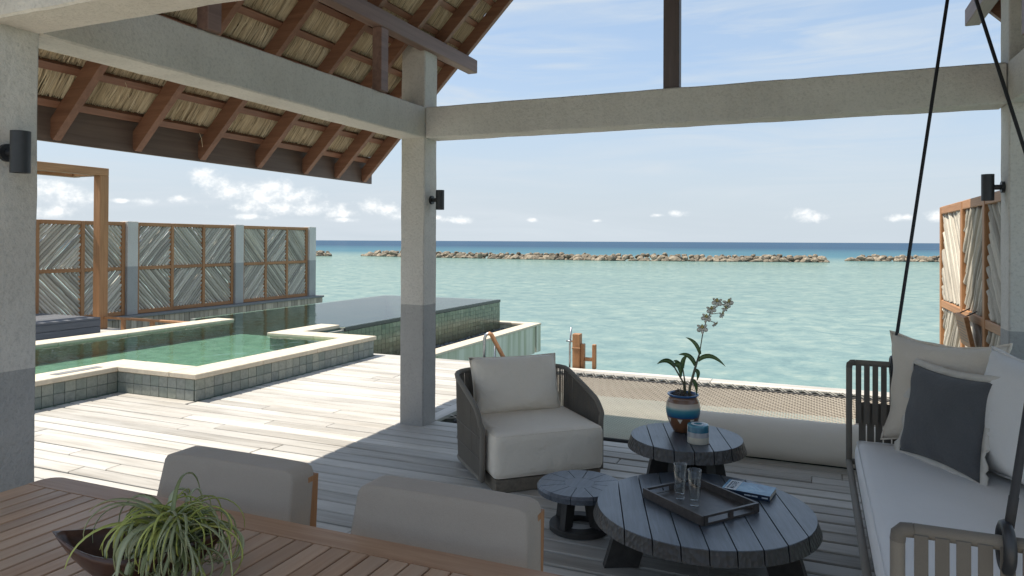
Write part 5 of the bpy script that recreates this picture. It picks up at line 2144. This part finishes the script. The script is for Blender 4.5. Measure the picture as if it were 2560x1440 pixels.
# ------------------------------------------------------------------ dining table, chairs, bowl and air plant
dt = thing('dining_table', 'teak dining table with slatted top in the near left corner', 'table', (-1.4, 1.2, 0))
DX0, DX1, DY0, DY1, DZ = -2.515, -0.25, 0.70, 1.735, 0.75
FW = 0.092
b = MB()
rc = 0.055
poly = [(DX0 + rc - rc * math.cos(a), DY1 - rc + rc * math.sin(a)) for a in [PI / 2 * k / 8 for k in range(9)]]
poly = poly + [(DX1, DY1), (DX1, DY1 - FW), (DX0, DY1 - FW)]
b.prism(poly[::-1], DZ - 0.03, DZ)
b.build('frame_board', 'table_x', dt)
box_part('frame_board', 'table', dt, DX0, DX0 + FW, DY0 + FW + 0.001, DY1 - FW - 0.001, DZ - 0.03, DZ - 0.0004, 0.003)
box_part('frame_board', 'table_x', dt, DX0, DX1, DY0, DY0 + FW, DZ - 0.03, DZ, 0.003)
box_part('frame_board', 'table', dt, DX1 - FW, DX1, DY0 + FW + 0.001, DY1 - FW - 0.001, DZ - 0.03, DZ - 0.0004, 0.003)
x = DX0 + FW + 0.006
while x < DX1 - FW - 0.03:
    box_part('slat', 'table', dt, x, x + 0.0565, DY0 + FW + 0.001, DY1 - FW - 0.001, DZ - 0.022, DZ - 0.001, 0.0025)
    x += 0.0625
box_part('apron', 'table_x', dt, DX0 + 0.06, DX1 - 0.06, DY1 - 0.08, DY1 - 0.055, DZ - 0.11, DZ - 0.031, 0.002)
box_part('apron', 'table_x', dt, DX0 + 0.06, DX1 - 0.06, DY0 + 0.055, DY0 + 0.08, DZ - 0.11, DZ - 0.031, 0.002)
box_part('support_rail', 'dark_wood', dt, DX0 + 0.1, DX1 - 0.1, 1.15, 1.22, DZ - 0.08, DZ - 0.0225, 0)
for xx in (DX0 + 0.06, DX1 - 0.14):
    for yy in (DY0 + 0.055, DY1 - 0.135):
        box_part('leg', 'table', dt, xx, xx + 0.08, yy, yy + 0.08, 0.001, DZ - 0.1105, 0.004)


def dining_chair(cx, y0, label):
    """faces the table (towards -y); y0 = front of the backrest at its top"""
    t = thing('dining_chair', label, 'chair', (cx, y0 - 0.2, 0), 0, 'upholstered chairs along the dining table')
    vs, fs = rounded_box(0.5, 0.5, 0.5, 0.055, 14)
    W1, W0, zb, zt = 0.57, 0.635, 0.42, 0.84
    out = []
    for p in vs:
        # squash into a slab, wider and further forward at the bottom
        k = p.z + 0.5
        w = W0 + (W1 - W0) * k
        x = p.x * w
        yb = 0.115
        y = (p.y + 0.5) * yb + (-0.085) * (1 - k)
        if p.y < 0:
            y += -0.012 * (1 - (2 * p.x) ** 2) * math.sin(PI * min(1, max(0, k)))
        z = zb + (zt - zb) * k - 0.005 * abs(2 * p.x) ** 3 * k
        out.append((cx + x, y0 + y, z))
    b = MB()
    b.add(out, fs)
    b.build('backrest', 'chair_fab', t, smooth=True)
    vs, fs = rounded_box(0.30, 0.25, 0.05, 0.035, 10, 0.008)
    b = MB()
    b.add(xf(vs, Matrix.Translation((cx, y0 - 0.34, 0.42))), fs)
    b.build('seat', 'chair_fab', t, smooth=True)
    box_part('seat_frame', 'teak_y', t, cx - 0.29, cx + 0.29, y0 - 0.57, y0 - 0.1, 0.325, 0.368, 0.003)
    for sg_ in (-1, 1):
        b = MB()
        xx = cx + sg_ * 0.277
        vs = [(xx - 0.018, y0 + 0.03, 0.001), (xx + 0.018, y0 + 0.03, 0.001), (xx + 0.018, y0 + 0.075, 0.001), (xx - 0.018, y0 + 0.075, 0.001),
              (xx - 0.018 - sg_ * 0.006, y0 + 0.075, 0.80), (xx + 0.018 - sg_ * 0.006, y0 + 0.075, 0.80), (xx + 0.018 - sg_ * 0.006, y0 + 0.128, 0.80), (xx - 0.018 - sg_ * 0.006, y0 + 0.128, 0.80)]
        b.add(vs, [(3, 2, 1, 0), (4, 5, 6, 7), (0, 1, 5, 4), (1, 2, 6, 5), (2, 3, 7, 6), (3, 0, 4, 7)])
        b.build('rear_leg', 'teak', t)
        box_part('front_leg', 'teak', t, xx - 0.02, xx + 0.02, y0 - 0.56, y0 - 0.52, 0.001, 0.324, 0.003)
    return t


c1 = dining_chair(-1.857, 1.885, 'taupe upholstered dining chair behind the air plant, half in front of the sunlit deck')
copy_thing(c1, children_map(), (0.827, 0, 0), 'taupe upholstered dining chair in front of the stool and armchair')

BD = Vector((0.876, 0.483, 0))
bw = thing('bowl', 'dark boat-shaped wooden bowl with pointed ends on the dining table', 'bowl', (-1.557, 1.30, DZ))
BMx = frame_matrix(Vector((-1.557, 1.30, DZ + 0.001)), BD, Vector((-BD.y, BD.x, 0)))
b = MB()
NU, NV = 36, 9


def bowl_pt(th, rho, inner):
    cu, su = math.cos(th), math.sin(th)
    ins = 0.012 if inner else 0
    x = (0.212 - ins * 1.5) * math.copysign(abs(cu) ** 0.92, cu)
    u = abs(x) / 0.212
    y = math.copysign((0.112 - ins) * max(0, (1 - u ** 1.75)), su) if abs(su) > 1e-6 else 0
    rim = 0.090 + 0.034 * u ** 2
    z = (0.012 if inner else 0) + (rim - (0.012 if inner else 0)) * rho ** 2.1
    return (x * (0.30 + 0.70 * rho), y * (0.34 + 0.66 * rho ** 0.8), z)


grid = []
for inner in (False, True):
    for v in range(NV + 1):
        rho = v / NV if not inner else 1 - v / NV
        grid.append([bowl_pt(2 * PI * u / NU, rho, inner) for u in range(NU)])
vs = [p for row in grid for p in row]
fs = []
for r_ in range(len(grid) - 1):
    for u in range(NU):
        u2 = (u + 1) % NU
        fs.append((r_ * NU + u, r_ * NU + u2, (r_ + 1) * NU + u2, (r_ + 1) * NU + u))
fs.append(tuple(range(NU))[::-1])
fs.append(tuple((len(grid) - 1) * NU + u for u in range(NU)))
b.add(xf(vs, BMx), fs)
b.build('bowl_body', 'bowl', bw, smooth=True)

ap = thing('air_plant', 'air plant with a tangle of curling silver-green leaves in the wooden bowl', 'plant', (-1.47, 1.33, DZ + 0.05))
ctr = Vector((-1.475, 1.325, DZ + 0.085))
for i in range(205):
    a = random.uniform(0, 2 * PI)
    new = i >= 165
    e0 = R(random.uniform(20, 80)) if not new else R(random.uniform(55, 88))
    ln = random.uniform(0.15, 0.31) if not new else random.uniform(0.20, 0.33)
    turn = R(random.uniform(130, 340)) if not new else R(random.uniform(150, 330))
    side = random.uniform(-1.6, 1.6)
    k = 16
    p = ctr + Vector((random.gauss(0, 0.022), random.gauss(0, 0.018), random.uniform(-0.03, 0.04)))
    pts = []
    for j in range(k):
        t = j / (k - 1)
        pts.append(p.copy())
        e = e0 - turn * (t ** 1.35)
        az_ = a + side * t
        p = p + Vector((math.cos(az_) * math.cos(e), math.sin(az_) * math.cos(e), math.sin(e))) * ln / (k - 1)
        floor = DZ + 0.006 if (p - ctr).xy.length > 0.10 else DZ + 0.03
        if p.z < floor:
            p.z = floor + random.uniform(0, 0.004)
    w0 = random.choice((0.0045, 0.006, 0.0075, 0.0095)) * random.uniform(0.85, 1.1) if not new else random.uniform(0.004, 0.006)
    ws_ = [w0 * (1 - 0.88 * (j / (k - 1)) ** 1.3) for j in range(k)]
    b = MB()
    hint = Vector((-math.sin(a) * 0.3, math.cos(a) * 0.3, 1))
    ribbon(b, pts, ws_, hint, 0.45)
    b.build('leaf', 'airleaf_new' if (new or random.random() < 0.12) else 'airleaf', ap, smooth=True)
